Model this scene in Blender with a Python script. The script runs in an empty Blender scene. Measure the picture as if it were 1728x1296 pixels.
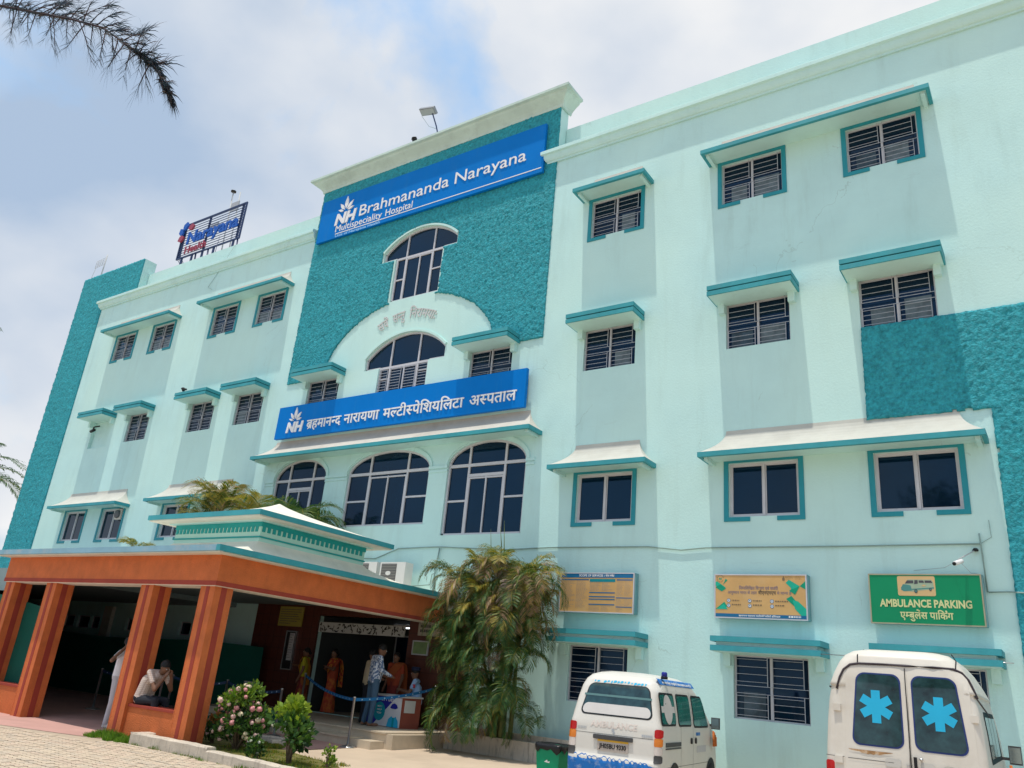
import bpy, math, random
import numpy as np
from mathutils import Vector, Matrix, noise
from mathutils.geometry import tessellate_polygon
R = math.radians
random.seed(7)
S = bpy.context.scene
COL = S.collection
# ------------------------------------------------------------------ camera
cam = bpy.data.cameras.new('camera'); camo = bpy.data.objects.new('camera', cam); COL.objects.link(camo)
cam.sensor_width = 36; cam.lens = 28.07; cam.clip_end = 3000; cam.clip_start = 0.05
M = Matrix(((0.82704591, 0.12604928, 0.5478199), (0.55520629, -0.33569627, -0.76095597), (0.08798314, 0.93349858, -0.34761958))).to_4x4()
M.translation = Vector((0, -16, 1.5)); camo.matrix_world = M
S.camera = camo
# ------------------------------------------------------------------ light
SUNDIR = Vector((0.05, 0.185, -1)).normalized()
w = bpy.data.worlds.new('World'); S.world = w; w.use_nodes = True
nt = w.node_tree; N = nt.nodes; L = nt.links
bg = N['Background']; bg.inputs[1].default_value = 0.108
sky = N.new('ShaderNodeTexSky'); sky.sky_type = 'NISHITA'; sky.sun_disc = False
sky.sun_elevation = math.asin(-SUNDIR.z); sky.sun_rotation = math.atan2(-SUNDIR.x, -SUNDIR.y)
sky.air_density = 1.6; sky.dust_density = 3.0; sky.ozone_density = 2.0
tc = N.new('ShaderNodeTexCoord')
mp = N.new('ShaderNodeMapping'); mp.inputs['Location'].default_value = (-4.66, 1.24, -4.26); mp.inputs['Scale'].default_value = (1, 1, 1.45)
L.new(tc.outputs['Generated'], mp.inputs[0])
n1 = N.new('ShaderNodeTexNoise'); n1.inputs['Scale'].default_value = 1.9; n1.inputs['Detail'].default_value = 9; n1.inputs['Roughness'].default_value = 0.52; n1.inputs['Distortion'].default_value = 0.25
L.new(mp.outputs[0], n1.inputs[0])
cr = N.new('ShaderNodeValToRGB'); cr.color_ramp.elements[0].position = 0.43; cr.color_ramp.elements[1].position = 0.535
L.new(n1.outputs[0], cr.inputs[0])
n2 = N.new('ShaderNodeTexNoise'); n2.inputs['Scale'].default_value = 2.3; n2.inputs['Detail'].default_value = 6; n2.inputs['Roughness'].default_value = 0.45
mp2 = N.new('ShaderNodeMapping'); mp2.inputs['Location'].default_value = (0.82, 4.17, -6.6); mp2.inputs['Scale'].default_value = (1, 1, 1.5)
L.new(tc.outputs['Generated'], mp2.inputs[0]); L.new(mp2.outputs[0], n2.inputs[0])
cr2 = N.new('ShaderNodeValToRGB')
e = cr2.color_ramp.elements; e[0].position = 0.36; e[0].color = (0.46, 0.59, 0.78, 1); e[1].position = 0.62; e[1].color = (1.0, 1.0, 1.0, 1)
L.new(n2.outputs[0], cr2.inputs[0])
sc10 = N.new('ShaderNodeVectorMath'); sc10.operation = 'SCALE'; sc10.inputs['Scale'].default_value = 8.6
L.new(cr2.outputs[0], sc10.inputs[0])
skb = N.new('ShaderNodeVectorMath'); skb.operation = 'MULTIPLY_ADD'; skb.inputs[1].default_value = (1.0, 1.0, 1.0); skb.inputs[2].default_value = (0.9, 2.4, 4.2)
L.new(sky.outputs[0], skb.inputs[0])
mx = N.new('ShaderNodeMixRGB'); L.new(cr.outputs[0], mx.inputs[0]); L.new(skb.outputs[0], mx.inputs[1]); L.new(sc10.outputs[0], mx.inputs[2])
L.new(mx.outputs[0], bg.inputs[0])
sl = bpy.data.lights.new('sun', 'SUN'); sl.energy = 3.6; sl.angle = R(0.6); sl.color = (1.0, 0.94, 0.84)
so = bpy.data.objects.new('sun', sl); COL.objects.link(so); so.rotation_euler = SUNDIR.to_track_quat('-Z', 'Y').to_euler(); so.location = (0, -10, 40)
S.view_settings.view_transform = 'Standard'; S.view_settings.look = 'None'; S.view_settings.exposure = 0; S.view_settings.gamma = 1; S.view_settings.use_curve_mapping = False
S.cycles.max_bounces = 6

# ------------------------------------------------------------------ helpers
MATS = {}
def mat(name, col, rough=0.6, var=0.06, vs=2.0, bump=0.0, bs=40.0, metal=0.0, spec=0.3, dirt=None, dirtcol=(0.25, 0.24, 0.2), dirtamt=0.35, streak=False, trans=0.0, ior=None, emit=None, bd=0.01):
    if name in MATS: return MATS[name]
    m = bpy.data.materials.new(name); m.use_nodes = True; t = m.node_tree; n = t.nodes; l = t.links
    p = n['Principled BSDF']; p.inputs['Roughness'].default_value = rough; p.inputs['Metallic'].default_value = metal
    p.inputs['Specular IOR Level'].default_value = spec
    if ior: p.inputs['IOR'].default_value = ior
    if trans: p.inputs['Transmission Weight'].default_value = trans
    co = n.new('ShaderNodeTexCoord')
    def nz(sc, det=5, ro=0.6, stretch=None):
        x = n.new('ShaderNodeTexNoise'); x.inputs['Scale'].default_value = sc; x.inputs['Detail'].default_value = det; x.inputs['Roughness'].default_value = ro
        if stretch:
            q = n.new('ShaderNodeMapping'); q.inputs['Scale'].default_value = stretch; l.new(co.outputs['Object'], q.inputs[0]); l.new(q.outputs[0], x.inputs[0])
        else: l.new(co.outputs['Object'], x.inputs[0])
        return x
    cur = None
    a = nz(vs)
    rm = n.new('ShaderNodeValToRGB'); e = rm.color_ramp.elements
    e[0].position = 0.3; e[1].position = 0.7
    e[0].color = (col[0]*(1-var), col[1]*(1-var), col[2]*(1-var), 1); e[1].color = (min(1, col[0]*(1+var)), min(1, col[1]*(1+var)), min(1, col[2]*(1+var)), 1)
    l.new(a.outputs[0], rm.inputs[0]); cur = rm.outputs[0]
    if dirt:
        d = nz(dirt, 7, 0.7, (2.5, 2.5, 0.35) if streak else None)
        r2 = n.new('ShaderNodeValToRGB'); r2.color_ramp.elements[0].position = 0.52; r2.color_ramp.elements[1].position = 0.75
        r2.color_ramp.elements[1].color = (dirtamt,)*3 + (1,)
        l.new(d.outputs[0], r2.inputs[0])
        mxx = n.new('ShaderNodeMixRGB'); l.new(r2.outputs[0], mxx.inputs[0]); l.new(cur, mxx.inputs[1]); mxx.inputs[2].default_value = (*dirtcol, 1)
        cur = mxx.outputs[0]
    l.new(cur, p.inputs['Base Color'])
    if bump:
        b = nz(bs, 4, 0.6); bn = n.new('ShaderNodeBump'); bn.inputs['Strength'].default_value = bump; bn.inputs['Distance'].default_value = bd
        l.new(b.outputs[0], bn.inputs['Height']); l.new(bn.outputs[0], p.inputs['Normal'])
    if emit: p.inputs['Emission Color'].default_value = (*emit[:3], 1); p.inputs['Emission Strength'].default_value = emit[3]
    MATS[name] = m; return m

class MB:
    def __init__(s): s.v = []; s.f = []; s.m = []; s.mats = []; s.sm = []
    def mi(s, m):
        if m not in s.mats: s.mats.append(m)
        return s.mats.index(m)
    def add(s, vs, fs, m, smooth=False):
        o = len(s.v); s.v += [tuple(v) for v in vs]; k = s.mi(m)
        for f in fs: s.f.append(tuple(o+i for i in f)); s.m.append(k); s.sm.append(smooth)
    def box(s, x0, x1, y0, y1, z0, z1, m, T=None):
        vs = [(x, y, z) for z in (z0, z1) for y in (y0, y1) for x in (x0, x1)]
        if T is not None: vs = [T @ Vector(v) for v in vs]
        s.add(vs, [(0, 2, 3, 1), (4, 5, 7, 6), (0, 1, 5, 4), (2, 6, 7, 3), (0, 4, 6, 2), (1, 3, 7, 5)], m)
    def tube(s, pts, r, m, n=6, caps=True, smooth=True):
        pts = [Vector(p) for p in pts]; k = len(pts); rs = r if isinstance(r, (list, tuple)) else [r]*k
        vs = []; up = None
        for i, p in enumerate(pts):
            d = (pts[min(i+1, k-1)] - pts[max(i-1, 0)])
            if d.length < 1e-9: d = Vector((0, 0, 1))
            d.normalize()
            if up is None: up = Vector((0, 0, 1)) if abs(d.z) < 0.9 else Vector((1, 0, 0))
            a = d.cross(up); 
            if a.length < 1e-6: a = d.orthogonal()
            a.normalize(); b = d.cross(a); up = -b if False else up
            for j in range(n):
                t = 2*math.pi*j/n; vs.append(p + (a*math.cos(t) + b*math.sin(t))*rs[i])
        fs = [(i*n+j, i*n+(j+1) % n, (i+1)*n+(j+1) % n, (i+1)*n+j) for i in range(k-1) for j in range(n)]
        if caps: fs += [tuple(range(n))[::-1], tuple((k-1)*n+j for j in range(n))]
        s.add(vs, fs, m, smooth)
    def lathe(s, c, prof, m, n=16, smooth=True):
        vs = []; c = Vector(c)
        for r, z in prof:
            for j in range(n):
                t = 2*math.pi*j/n; vs.append(c + Vector((r*math.cos(t), r*math.sin(t), z)))
        k = len(prof)
        fs = [(i*n+j, i*n+(j+1) % n, (i+1)*n+(j+1) % n, (i+1)*n+j) for i in range(k-1) for j in range(n)]
        fs += [tuple(range(n))[::-1], tuple((k-1)*n+j for j in range(n))]
        s.add(vs, fs, m, smooth)
    def poly_xz(s, poly, y0, y1, m, holes=(), back=False, edgem=None):
        """plate in the x-z plane, front at y0, edges back to y1"""
        loops = [[Vector((x, z, 0)) for x, z in poly]] + [[Vector((x, z, 0)) for x, z in h] for h in holes]
        tri = tessellate_polygon(loops)
        flat = [p for lp in loops for p in lp]
        vs = [(p.x, y0, p.y) for p in flat]; s.add(vs, [tuple(t) for t in tri], m)
        if back: s.add([(p.x, y1, p.y) for p in flat], [tuple(t) for t in tri], m)
        if y1 != y0:
            for lp in loops:
                k = len(lp)
                vs = [(p.x, y0, p.y) for p in lp] + [(p.x, y1, p.y) for p in lp]
                s.add(vs, [(i, (i+1) % k, k+(i+1) % k, k+i) for i in range(k)], edgem or m)
    def build(s, name, parent=None, loc=None, label=None, cat=None, group=None, kind=None):
        me = bpy.data.meshes.new(name); me.from_pydata(s.v, [], s.f)
        for m in s.mats: me.materials.append(m)
        me.polygons.foreach_set('material_index', s.m); me.polygons.foreach_set('use_smooth', s.sm)
        me.update()
        return link(name, me, parent, loc, label, cat, group, kind)
def tag(o, label=None, cat=None, group=None, kind=None):
    if label: o['label'] = label
    if cat: o['category'] = cat
    if group: o['group'] = group
    if kind: o['kind'] = kind
    return o
def link(name, data, parent=None, loc=None, label=None, cat=None, group=None, kind=None):
    o = bpy.data.objects.new(name, data); COL.objects.link(o)
    if parent is not None:
        o.parent = parent
        # geometry is written in world coordinates: undo the chain of empties
        if loc is None: o.matrix_parent_inverse = world_of(parent).inverted()
    if loc is not None: o.location = loc
    return tag(o, label, cat, group, kind)
def world_of(o):
    m = Matrix.LocRotScale(o.location, o.rotation_euler, o.scale)
    if o.parent is not None: m = world_of(o.parent) @ o.matrix_parent_inverse @ m
    return m
def empty(name, loc, label, cat, group=None, rz=0):
    o = bpy.data.objects.new(name, None); COL.objects.link(o); o.location = loc; o.rotation_euler = (0, 0, rz); o.empty_display_size = 0.2
    return tag(o, label, cat, group)
def copy_tree(o, parent=None, keep=True):
    c = o.copy(); COL.objects.link(c)
    if parent is not None: c.parent = parent
    for ch in [q for q in bpy.data.objects if q.parent == o]: copy_tree(ch, c)
    return c

# ------------------------------------------------------------------ lettering
_G = {}
DV = dict(reph='!', rak='^', half='~')
def _curve_mesh(txt, ext, off=0.0):
    c = bpy.data.curves.new('t', 'FONT'); c.body = txt; c.size = 1; c.extrude = ext; c.offset = off; c.resolution_u = 3
    o = bpy.data.objects.new('t', c); COL.objects.link(o); bpy.context.view_layer.update()
    dg = bpy.context.evaluated_depsgraph_get()
    me = bpy.data.meshes.new_from_object(o.evaluated_get(dg))
    vs = [v.co.copy() for v in me.vertices]; fs = [tuple(p.vertices) for p in me.polygons]
    bpy.data.objects.remove(o); bpy.data.curves.remove(c); bpy.data.meshes.remove(me)
    return vs, fs
def glyph(ch, ext, off, half=False):
    k = (ch, ext, off, half)
    if k in _G: return _G[k]
    vs, fs = _curve_mesh(ch, ext, off)
    ref = '\u0915' if ord(ch) > 0x900 else 'H'
    a, _ = _curve_mesh(ch+ref, 0); b, _ = _curve_mesh(ref, 0)
    adv = max(v.x for v in a) - max(v.x for v in b)
    if half:
        import bmesh
        bm = bmesh.new(); bv = [bm.verts.new(v) for v in vs]
        for f in fs:
            try: bm.faces.new([bv[i] for i in f])
            except ValueError: pass
        cut = adv - 0.185
        bmesh.ops.bisect_plane(bm, geom=bm.verts[:]+bm.edges[:]+bm.faces[:], plane_co=(cut, 0, 0), plane_no=(1, 0, 0), clear_outer=True)
        bm.verts.ensure_lookup_table(); bm.verts.index_update()
        vs = [v.co.copy() for v in bm.verts]; fs = [tuple(v.index for v in f.verts) for f in bm.faces]; bm.free(); adv = cut
    _G[k] = (vs, fs, adv); return _G[k]
def layout(txt, ext=0.02, off=0.0):
    """list of (verts, faces, ch) laid out on the x axis in em units; ~ half form, ^ rakar stroke, ! reph"""
    out = []; x = 0; half = False; prevadv = 0
    for ch in txt:
        if ch == '~': half = True; continue
        if ch == ' ': x += 0.28; continue
        if ch in '^!':
            mb = MB(); t = 0.04+off
            if ch == '^': pts = [(x-0.16, 0, 0), (x-0.17, 0.17, 0), (x-0.42, -0.02, 0)]
            else: pts = [(x-0.12, 0.62, 0), (x-0.03, 0.72, 0), (x-0.10, 0.83, 0), (x-0.2, 0.80, 0)]
            mb.tube(pts[1:] if ch == '^' else pts, t, None, 5)
            out.append(([Vector((v[0], v[1], v[2]*0.4)) for v in mb.v], mb.f, ch)); continue
        vs, fs, adv = glyph(ch, ext, off, half); half = False
        out.append(([Vector((v.x+x, v.y, v.z)) for v in vs], fs, ch)); x += adv
    return out, x
def write(txt, x0, z0, h, y, m, parent, width=None, off=0.0, ext=0.02, each=False, name='lettering', cap=0.7, shear=0, depth=1.0, arc=None, label=None):
    """raised letters on a wall facing -y; h = height of capitals; width scales x to fit"""
    lay, W = layout(txt, ext, off); sz = h/cap; sx = (width/W) if width else sz
    mb = MB(); objs = []
    for vs, fs, ch in lay:
        if not vs: continue
        if arc:
            cx, cz, rad, a0, a1 = arc
            def f(v):
                t = a0+(a1-a0)*v.x/W; rr = rad+v.y*sz
                return (cx-rr*math.cos(t), y-(v.z+ext)*sz*depth, cz+rr*math.sin(t))
            p = [f(v) for v in vs]
        else: p = [(x0+(v.x+shear*v.y)*sx, y-(v.z+ext)*sz*depth, z0+v.y*sz) for v in vs]
        if each:
            q = MB(); q.add(p, fs, m); q.build('letter', parent)
        else: mb.add(p, fs, m)
    if not each: return mb.build(name, parent, label=label)
# ------------------------------------------------------------------ materials
MINT = mat('mint_paint', (0.515, 0.765, 0.745), 0.75, 0.05, 0.9, 0.16, 20, dirt=0.8, dirtcol=(0.34, 0.50, 0.46), dirtamt=0.40, streak=True, bd=0.03)
def weather(m):
    t = m.node_tree; n = t.nodes; l = t.links; p = n['Principled BSDF']; co = [q for q in n if q.type == 'TEX_COORD'][0]; base = p.inputs['Base Color'].links[0].from_socket
    ds = n.new('ShaderNodeTexNoise'); ds.inputs['Scale'].default_value = 1.7; ds.inputs['Detail'].default_value = 6; l.new(co.outputs['Object'], ds.inputs[0])
    av = n.new('ShaderNodeVectorMath'); av.operation = 'MULTIPLY_ADD'; av.inputs[1].default_value = (.9, .9, .9); l.new(ds.outputs[1], av.inputs[0]); l.new(co.outputs['Object'], av.inputs[2])
    v = n.new('ShaderNodeTexVoronoi'); v.feature = 'DISTANCE_TO_EDGE'; v.inputs['Scale'].default_value = .42; l.new(av.outputs[0], v.inputs['Vector'])
    lt = n.new('ShaderNodeMath'); lt.operation = 'LESS_THAN'; lt.inputs[1].default_value = .0035; l.new(v.outputs['Distance'], lt.inputs[0])
    mk = n.new('ShaderNodeTexNoise'); mk.inputs['Scale'].default_value = .35; mk.inputs['Detail'].default_value = 3; l.new(co.outputs['Object'], mk.inputs[0])
    gt = n.new('ShaderNodeMath'); gt.operation = 'GREATER_THAN'; gt.inputs[1].default_value = .58; l.new(mk.outputs[0], gt.inputs[0])
    mu = n.new('ShaderNodeMath'); mu.operation = 'MULTIPLY'; l.new(lt.outputs[0], mu.inputs[0]); l.new(gt.outputs[0], mu.inputs[1]); m3 = n.new('ShaderNodeMath'); m3.operation = 'MULTIPLY'; m3.inputs[1].default_value = .32; l.new(mu.outputs[0], m3.inputs[0])
    a = n.new('ShaderNodeMixRGB'); l.new(m3.outputs[0], a.inputs[0]); l.new(base, a.inputs[1]); a.inputs[2].default_value = (.28, .42, .38, 1)
    # sooty smears in a few places
    sp = n.new('ShaderNodeMapping'); sp.inputs['Scale'].default_value = (.55, 1, 2.6); l.new(co.outputs['Object'], sp.inputs[0])
    s = n.new('ShaderNodeTexNoise'); s.inputs['Scale'].default_value = .9; s.inputs['Detail'].default_value = 9; s.inputs['Roughness'].default_value = .75; l.new(sp.outputs[0], s.inputs[0])
    r = n.new('ShaderNodeValToRGB'); r.color_ramp.elements[0].position = .62; r.color_ramp.elements[1].position = .80; r.color_ramp.elements[1].color = (.45, .45, .45, 1); l.new(s.outputs[0], r.inputs[0])
    b = n.new('ShaderNodeMixRGB'); l.new(r.outputs[0], b.inputs[0]); l.new(a.outputs[0], b.inputs[1]); b.inputs[2].default_value = (.30, .40, .37, 1)
    # large repainted patches slightly greener or bluer
    g2 = n.new('ShaderNodeTexNoise'); g2.inputs['Scale'].default_value = .22; g2.inputs['Detail'].default_value = 2; l.new(co.outputs['Object'], g2.inputs[0])
    r2 = n.new('ShaderNodeValToRGB'); r2.color_ramp.elements[0].position = .42; r2.color_ramp.elements[1].position = .60; r2.color_ramp.elements[1].color = (.6, .6, .6, 1); l.new(g2.outputs[0], r2.inputs[0])
    c = n.new('ShaderNodeMixRGB'); l.new(r2.outputs[0], c.inputs[0]); l.new(b.outputs[0], c.inputs[1]); c.inputs[2].default_value = (.57, .80, .73, 1)
    l.new(c.outputs[0], p.inputs['Base Color'])
weather(MINT)
TEAL = mat('teal_stucco_paint', (0.028, 0.325, 0.385), 0.7, 0.35, 15.0, 1.0, 20, bd=0.05, dirt=0.9, dirtcol=(.05, .38, .43), dirtamt=.5, streak=True)
EDGE = mat('teal_edge_paint', (0.045, 0.31, 0.355), 0.55, 0.12, 2.5, 0.15, 30, dirt=3, dirtcol=(0.10, 0.30, 0.33), dirtamt=0.5)
TRIM = mat('teal_trim_paint', (0.02, 0.265, 0.32), 0.5, 0.08, 3)
PALE = mat('pale_canopy_paint', (0.50, 0.50, 0.45), 0.8, 0.08, 2.0, 0.2, 25, dirt=2.2, dirtcol=(0.42, 0.40, 0.34), dirtamt=0.45)
CREAM = mat('cream_roof_paint', (0.74, 0.71, 0.62), 0.8, 0.06, 1.5, 0.2, 25, dirt=1.6, dirtcol=(0.45, 0.43, 0.38), dirtamt=0.35)
ORANGE = mat('orange_wall_paint', (0.60, 0.155, 0.045), 0.75, 0.14, 3.0, 0.9, 45, dirt=3.5, dirtcol=(0.44, 0.12, 0.05), dirtamt=0.4, streak=True, bd=0.02)
MAROON = mat('maroon_stripe_paint', (0.33, 0.05, 0.03), 0.75, 0.12, 3.0, 0.4, 60)
ALU = mat('cream_aluminium', (0.55, 0.55, 0.58), 0.45, 0.06, 3.0)
BAR = mat('grille_paint', (0.42, 0.44, 0.48), 0.5, 0.15, 8.0)
GLASS = mat('dark_window_glass', (0.002, 0.010, 0.026), 0.04, 0.15, 1.2, spec=0.45)
GLASS.node_tree.nodes['Principled BSDF'].inputs['Specular Tint'].default_value = (.45, .72, 1, 1)
GLASS2 = mat('dim_window_glass', (0.010, 0.022, 0.034), 0.12, 0.3, 2.5, spec=0.5)
FOG1 = mat('dusty_glass', (0.045, 0.075, 0.10), 0.25, 0.4, 6.0); FOG2 = mat('curtained_glass', (0.12, 0.16, 0.18), 0.3, 0.35, 5.0)
BLUE = mat('blue_sign_panel', (0.0, 0.175, 0.57), 0.5, 0.05, 1.0, spec=0.08, dirt=1.5, dirtcol=(0.03, 0.20, 0.50), dirtamt=0.35, streak=True)
WHITE = mat('white_letter', (0.80, 0.80, 0.80), 0.4, 0.03, 2)
STEEL = mat('brushed_steel', (0.55, 0.55, 0.55), 0.28, 0.05, 5, metal=0.9)
DKSTEEL = mat('dark_blue_steel', (0.03, 0.05, 0.13), 0.5, 0.1, 5)
GREYM = mat('galvanised_grey', (0.42, 0.44, 0.45), 0.5, 0.1, 6)
PLAST = mat('grey_plaster', (0.40, 0.47, 0.43), 0.8, 0.1, 4)
CONC = mat('worn_concrete', (0.55, 0.48, 0.39), 0.9, 0.16, 3.0, 0.6, 35, dirt=5.5, dirtcol=(0.13, 0.12, 0.10), dirtamt=0.85, streak=True)
BLACK = mat('black_plastic', (0.012, 0.012, 0.013), 0.4, 0.1, 5)

# ------------------------------------------------------------------ ground
def ground_z(y):
    if y < -6.7: return -0.12
    if y > -1.6: return 0.0
    return -0.12+0.12*(y+6.7)/5.1
SANDY = mat('sandy_concrete', (0.50, 0.40, 0.30), 0.9, 0.10, 0.8, 0.4, 30, dirt=0.9, dirtcol=(0.36, 0.29, 0.22), dirtamt=0.5)
g = MB(); xs = [-900, -60, -30, -10, 0, 12, 900]; ys = [-900, -60, -20, -6.7, -5.0, -3.3, -1.6, 3, 60, 900]
for j in range(len(ys)-1):
    for i in range(len(xs)-1):
        a, b, c, d = xs[i], xs[i+1], ys[j], ys[j+1]
        g.add([(a, c, ground_z(c)), (b, c, ground_z(c)), (b, d, ground_z(d)), (a, d, ground_z(d))], [(0, 1, 2, 3)], SANDY)
g.build('ground', kind='structure')
PINK = mat('pink_concrete', (0.50, 0.29, 0.25), 0.85, 0.10, 1.2, 0.3, 30, dirt=1.3, dirtcol=(0.34, 0.22, 0.19), dirtamt=0.5)
g = MB()
pts = [(-21.5, -8.3), (-19.6, -8.25), (-17.4, -7.9), (-15.6, -7.35), (-14.55, -6.95)]
for a, b in zip(pts[:-1], pts[1:]):
    g.add([(a[0], a[1], -0.108), (b[0], b[1], -0.108), (b[0], -6.7, -0.108), (a[0], -6.7, -0.108)], [(0, 1, 2, 3)], PINK)
for y0, y1 in ((-6.7, -1.6), (-1.6, 0)):
    g.add([(-34, y0, ground_z(y0)+.012), (-12.4, y0, ground_z(y0)+.012), (-12.4, y1, ground_z(y1)+.012), (-34, y1, ground_z(y1)+.012)], [(0, 1, 2, 3)], PINK)
g.build('driveway_pavement', kind='structure')

# interlocking pavers: nearest ones are parts, the rest one mesh
PAV = [mat('paver_'+n, c, 0.9, 0.12, 6, 0.4, 60) for n, c in (('sand', (0.51, 0.415, 0.31)), ('rose', (0.50, 0.395, 0.30)), ('grey', (0.48, 0.40, 0.31)))]
base = MB(); base.add([(-26, -11.2, -0.114), (-7.2, -11.2, -0.114), (-7.2, -7.0, -0.114), (-26, -7.0, -0.114)], [(0, 1, 2, 3)], mat('paver_joint_sand', (0.42, 0.345, 0.26), 0.95, 0.1, 5))
pavo = base.build('paved_forecourt', kind='structure')
def paver_mesh(mb, x, y, z, m, s=1.0, a=0.0):
    w2, d2 = .110, .052
    pl = [(-w2, -d2), (-w2*.5, -d2-.014), (0, -d2+.012), (w2*.5, -d2-.014), (w2, -d2), (w2, d2), (w2*.5, d2-.014), (0, d2+.012), (-w2*.5, d2-.014), (-w2, d2)]
    ca, sa = math.cos(a), math.sin(a)
    P = [(x+px*ca-py*sa, y+px*sa+py*ca) for px, py in pl]; k = len(P)
    vs = [(px, py, z+.012) for px, py in P]+[(px, py, z-.03) for px, py in P]
    mb.add(vs, [tuple(range(k))]+[(i, k+i, k+(i+1) % k, (i+1) % k) for i in range(k)], m)
protos = []
for m in PAV:
    q = MB(); paver_mesh(q, 0, 0, 0, m); me = bpy.data.meshes.new('paver'); me.from_pydata(q.v, [], q.f); me.materials.append(m); me.update(); protos.append(me)
rest = MB(); rr = random.Random(3); cells = []
j = 0; y = -10.9
Minv = M.inverted()
def inview(x, y, z):
    c = Minv @ Vector((x, y, z))
    if c.z > -0.1: return None
    px = 864+1347.3*c.x/-c.z; py = 648-1347.3*c.y/-c.z
    return (px, py) if -40 < px < 1768 and -40 < py < 1336 else None
while y < -7.05:
    x = -25.5+(0.113 if j % 2 else 0)
    while x < -7.5:
        edge = -8.42 if x < -20 else (-8.32+0.115*(x+20)+0.05*max(0, x+17.5) if x < -14.3 else -7.1)
        if x > -12: edge = -7.15
        if y < edge: cells.append((x, y))
        x += 0.226
    y += 0.118; j += 1
vis = [c for c in cells if inview(c[0], c[1], -.12)]
vis.sort(key=lambda c: (c[0])**2+(c[1]+16)**2)
top = set(vis[:290])
for c in cells:
    z = -0.112+rr.uniform(-.004, .004); k = rr.choice((0, 0, 1, 2)); a = rr.uniform(-.02, .02)
    if c in top:
        o = bpy.data.objects.new('paver', protos[k]); COL.objects.link(o); o.parent = pavo; o.location = (c[0], c[1], z); o.rotation_euler = (rr.uniform(-.01, .01), rr.uniform(-.01, .01), a)
    else: paver_mesh(rest, c[0], c[1], z, PAV[k], a=a)
rest.build('paver_field', pavo, kind='stuff')

# ------------------------------------------------------------------ hospital building
B = empty('hospital_building', (0, 0, 0), 'mint green and teal four storey hospital building with grilled windows and canopies', 'building')
holes = []       # (polygon) openings in the mint wall
def rect(x0, x1, z0, z1): return [(x0, z0), (x1, z0), (x1, z1), (x0, z1)]
W3 = [-31.76, -29.03, -25.05, -22.42]; W3R = [-8.68, -5.09, -2.22]
W2 = [-29.12, -25.12, -22.46, -18.87, -12.31]; W2R = [-8.69, -5.02, -2.19]
W1 = [-31.87, -29.22, -25.3]; W1R = [-8.64, -4.97, -2.12]
def half_ell(cx, a, zs, h, n=20, t0=0, t1=180):
    return [(cx+a*math.cos(R(t0+(t1-t0)*i/n)), zs+h*math.sin(R(t0+(t1-t0)*i/n))) for i in range(n+1)]
def arch_poly(x0, x1, z0, zs, h):
    return [(x0, z0), (x1, z0)]+half_ell((x0+x1)/2, (x1-x0)/2, zs, h)
def tee_poly(cx, wl, wt, z0, zb, ze, zt):
    """narrow lower part (half width wl), wide arched top (half width wt)"""
    h = zt-ze; rad = (wt*wt+h*h)/(2*h); a = math.asin(wt/rad); cz = zt-rad
    arc = [(cx+rad*math.sin(a-2*a*i/18), cz+rad*math.cos(a-2*a*i/18)) for i in range(19)]
    return [(cx-wl, z0), (cx+wl, z0), (cx+wl, zb), (cx+wt, zb)]+arc+[(cx-wt, zb), (cx-wl, zb)]
ARCH = [(-20.33, -18.02, 4.9), (-17.1, -14.0, 5.18), (-13.36, -10.86, 4.86)]
for x in W3+W3R: holes.append(rect(x-.72, x+.72, 12.66, 13.78))
for x in W2+W2R: holes.append(rect(x-.71, x+.71, 8.86, 9.96))
holes.append(rect(-32.42, -31.05, 8.8, 9.92))
for x in W1+W1R: holes.append(rect(x-.72, x+.72, 5.07, 6.21))
for x in (-8.6, -4.91, -2.05): holes.append(rect(x-.71, x+.71, 1.22, 2.37))
for x0, x1, z0 in ARCH: holes.append(arch_poly(x0, x1, z0, 6.72, .62))
T2 = tee_poly(-15.55, .97, 1.57, 8.86, 9.98, 10.35, 11.02); T3 = tee_poly(-15.55, .97, 1.50, 12.22, 13.74, 14.04, 14.66)
holes += [T2, T3]
ENT = rect(-17.25, -13.95, .30, 2.72); holes.append(ENT)
DIMW = [(-30.6, -29.9), (-29.7, -28.9), (-28.8, -28.25), (-26.6, -26.0), (-23.6, -23.0)]
for a, b in DIMW: holes.append(rect(a, b, 1.95, 2.35))
wl = MB(); wl.poly_xz(rect(-36.95, 7.0, -.3, 15.9), 0.0, .13, MINT, holes)
# side walls, back and roof slab
wl.box(-36.95, 7.0, 9, 9.2, -.3, 15.6, MINT); wl.box(-36.95, -36.75, .22, 9, -.3, 15.6, MINT); wl.box(6.8, 7.0, .22, 9, -.3, 15.6, MINT)
wl.build('wall', B)
pp = MB(); pp.box(-31.98, -20.66, .34, .54, 15.0, 16.86, MINT); pp.box(-10.64, 7.0, .34, .54, 15.0, 16.86, MINT); pp.box(-36.9, 7, .2, 9, 15.0, 15.3, PLAST)
pp.build('parapet', B)
# tower fin and left fin (bodies)
tw = MB(); tw.poly_xz(rect(-20.62, -10.66, 15.8, 17.5), .0, .40, MINT, back=True)
tw.build('tower_wall', B)
lf = MB(); lf.poly_xz(rect(-36.95, -32.0, 15.8, 17.5), .0, .55, MINT, back=True)
lf.build('corner_fin', B)
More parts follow.
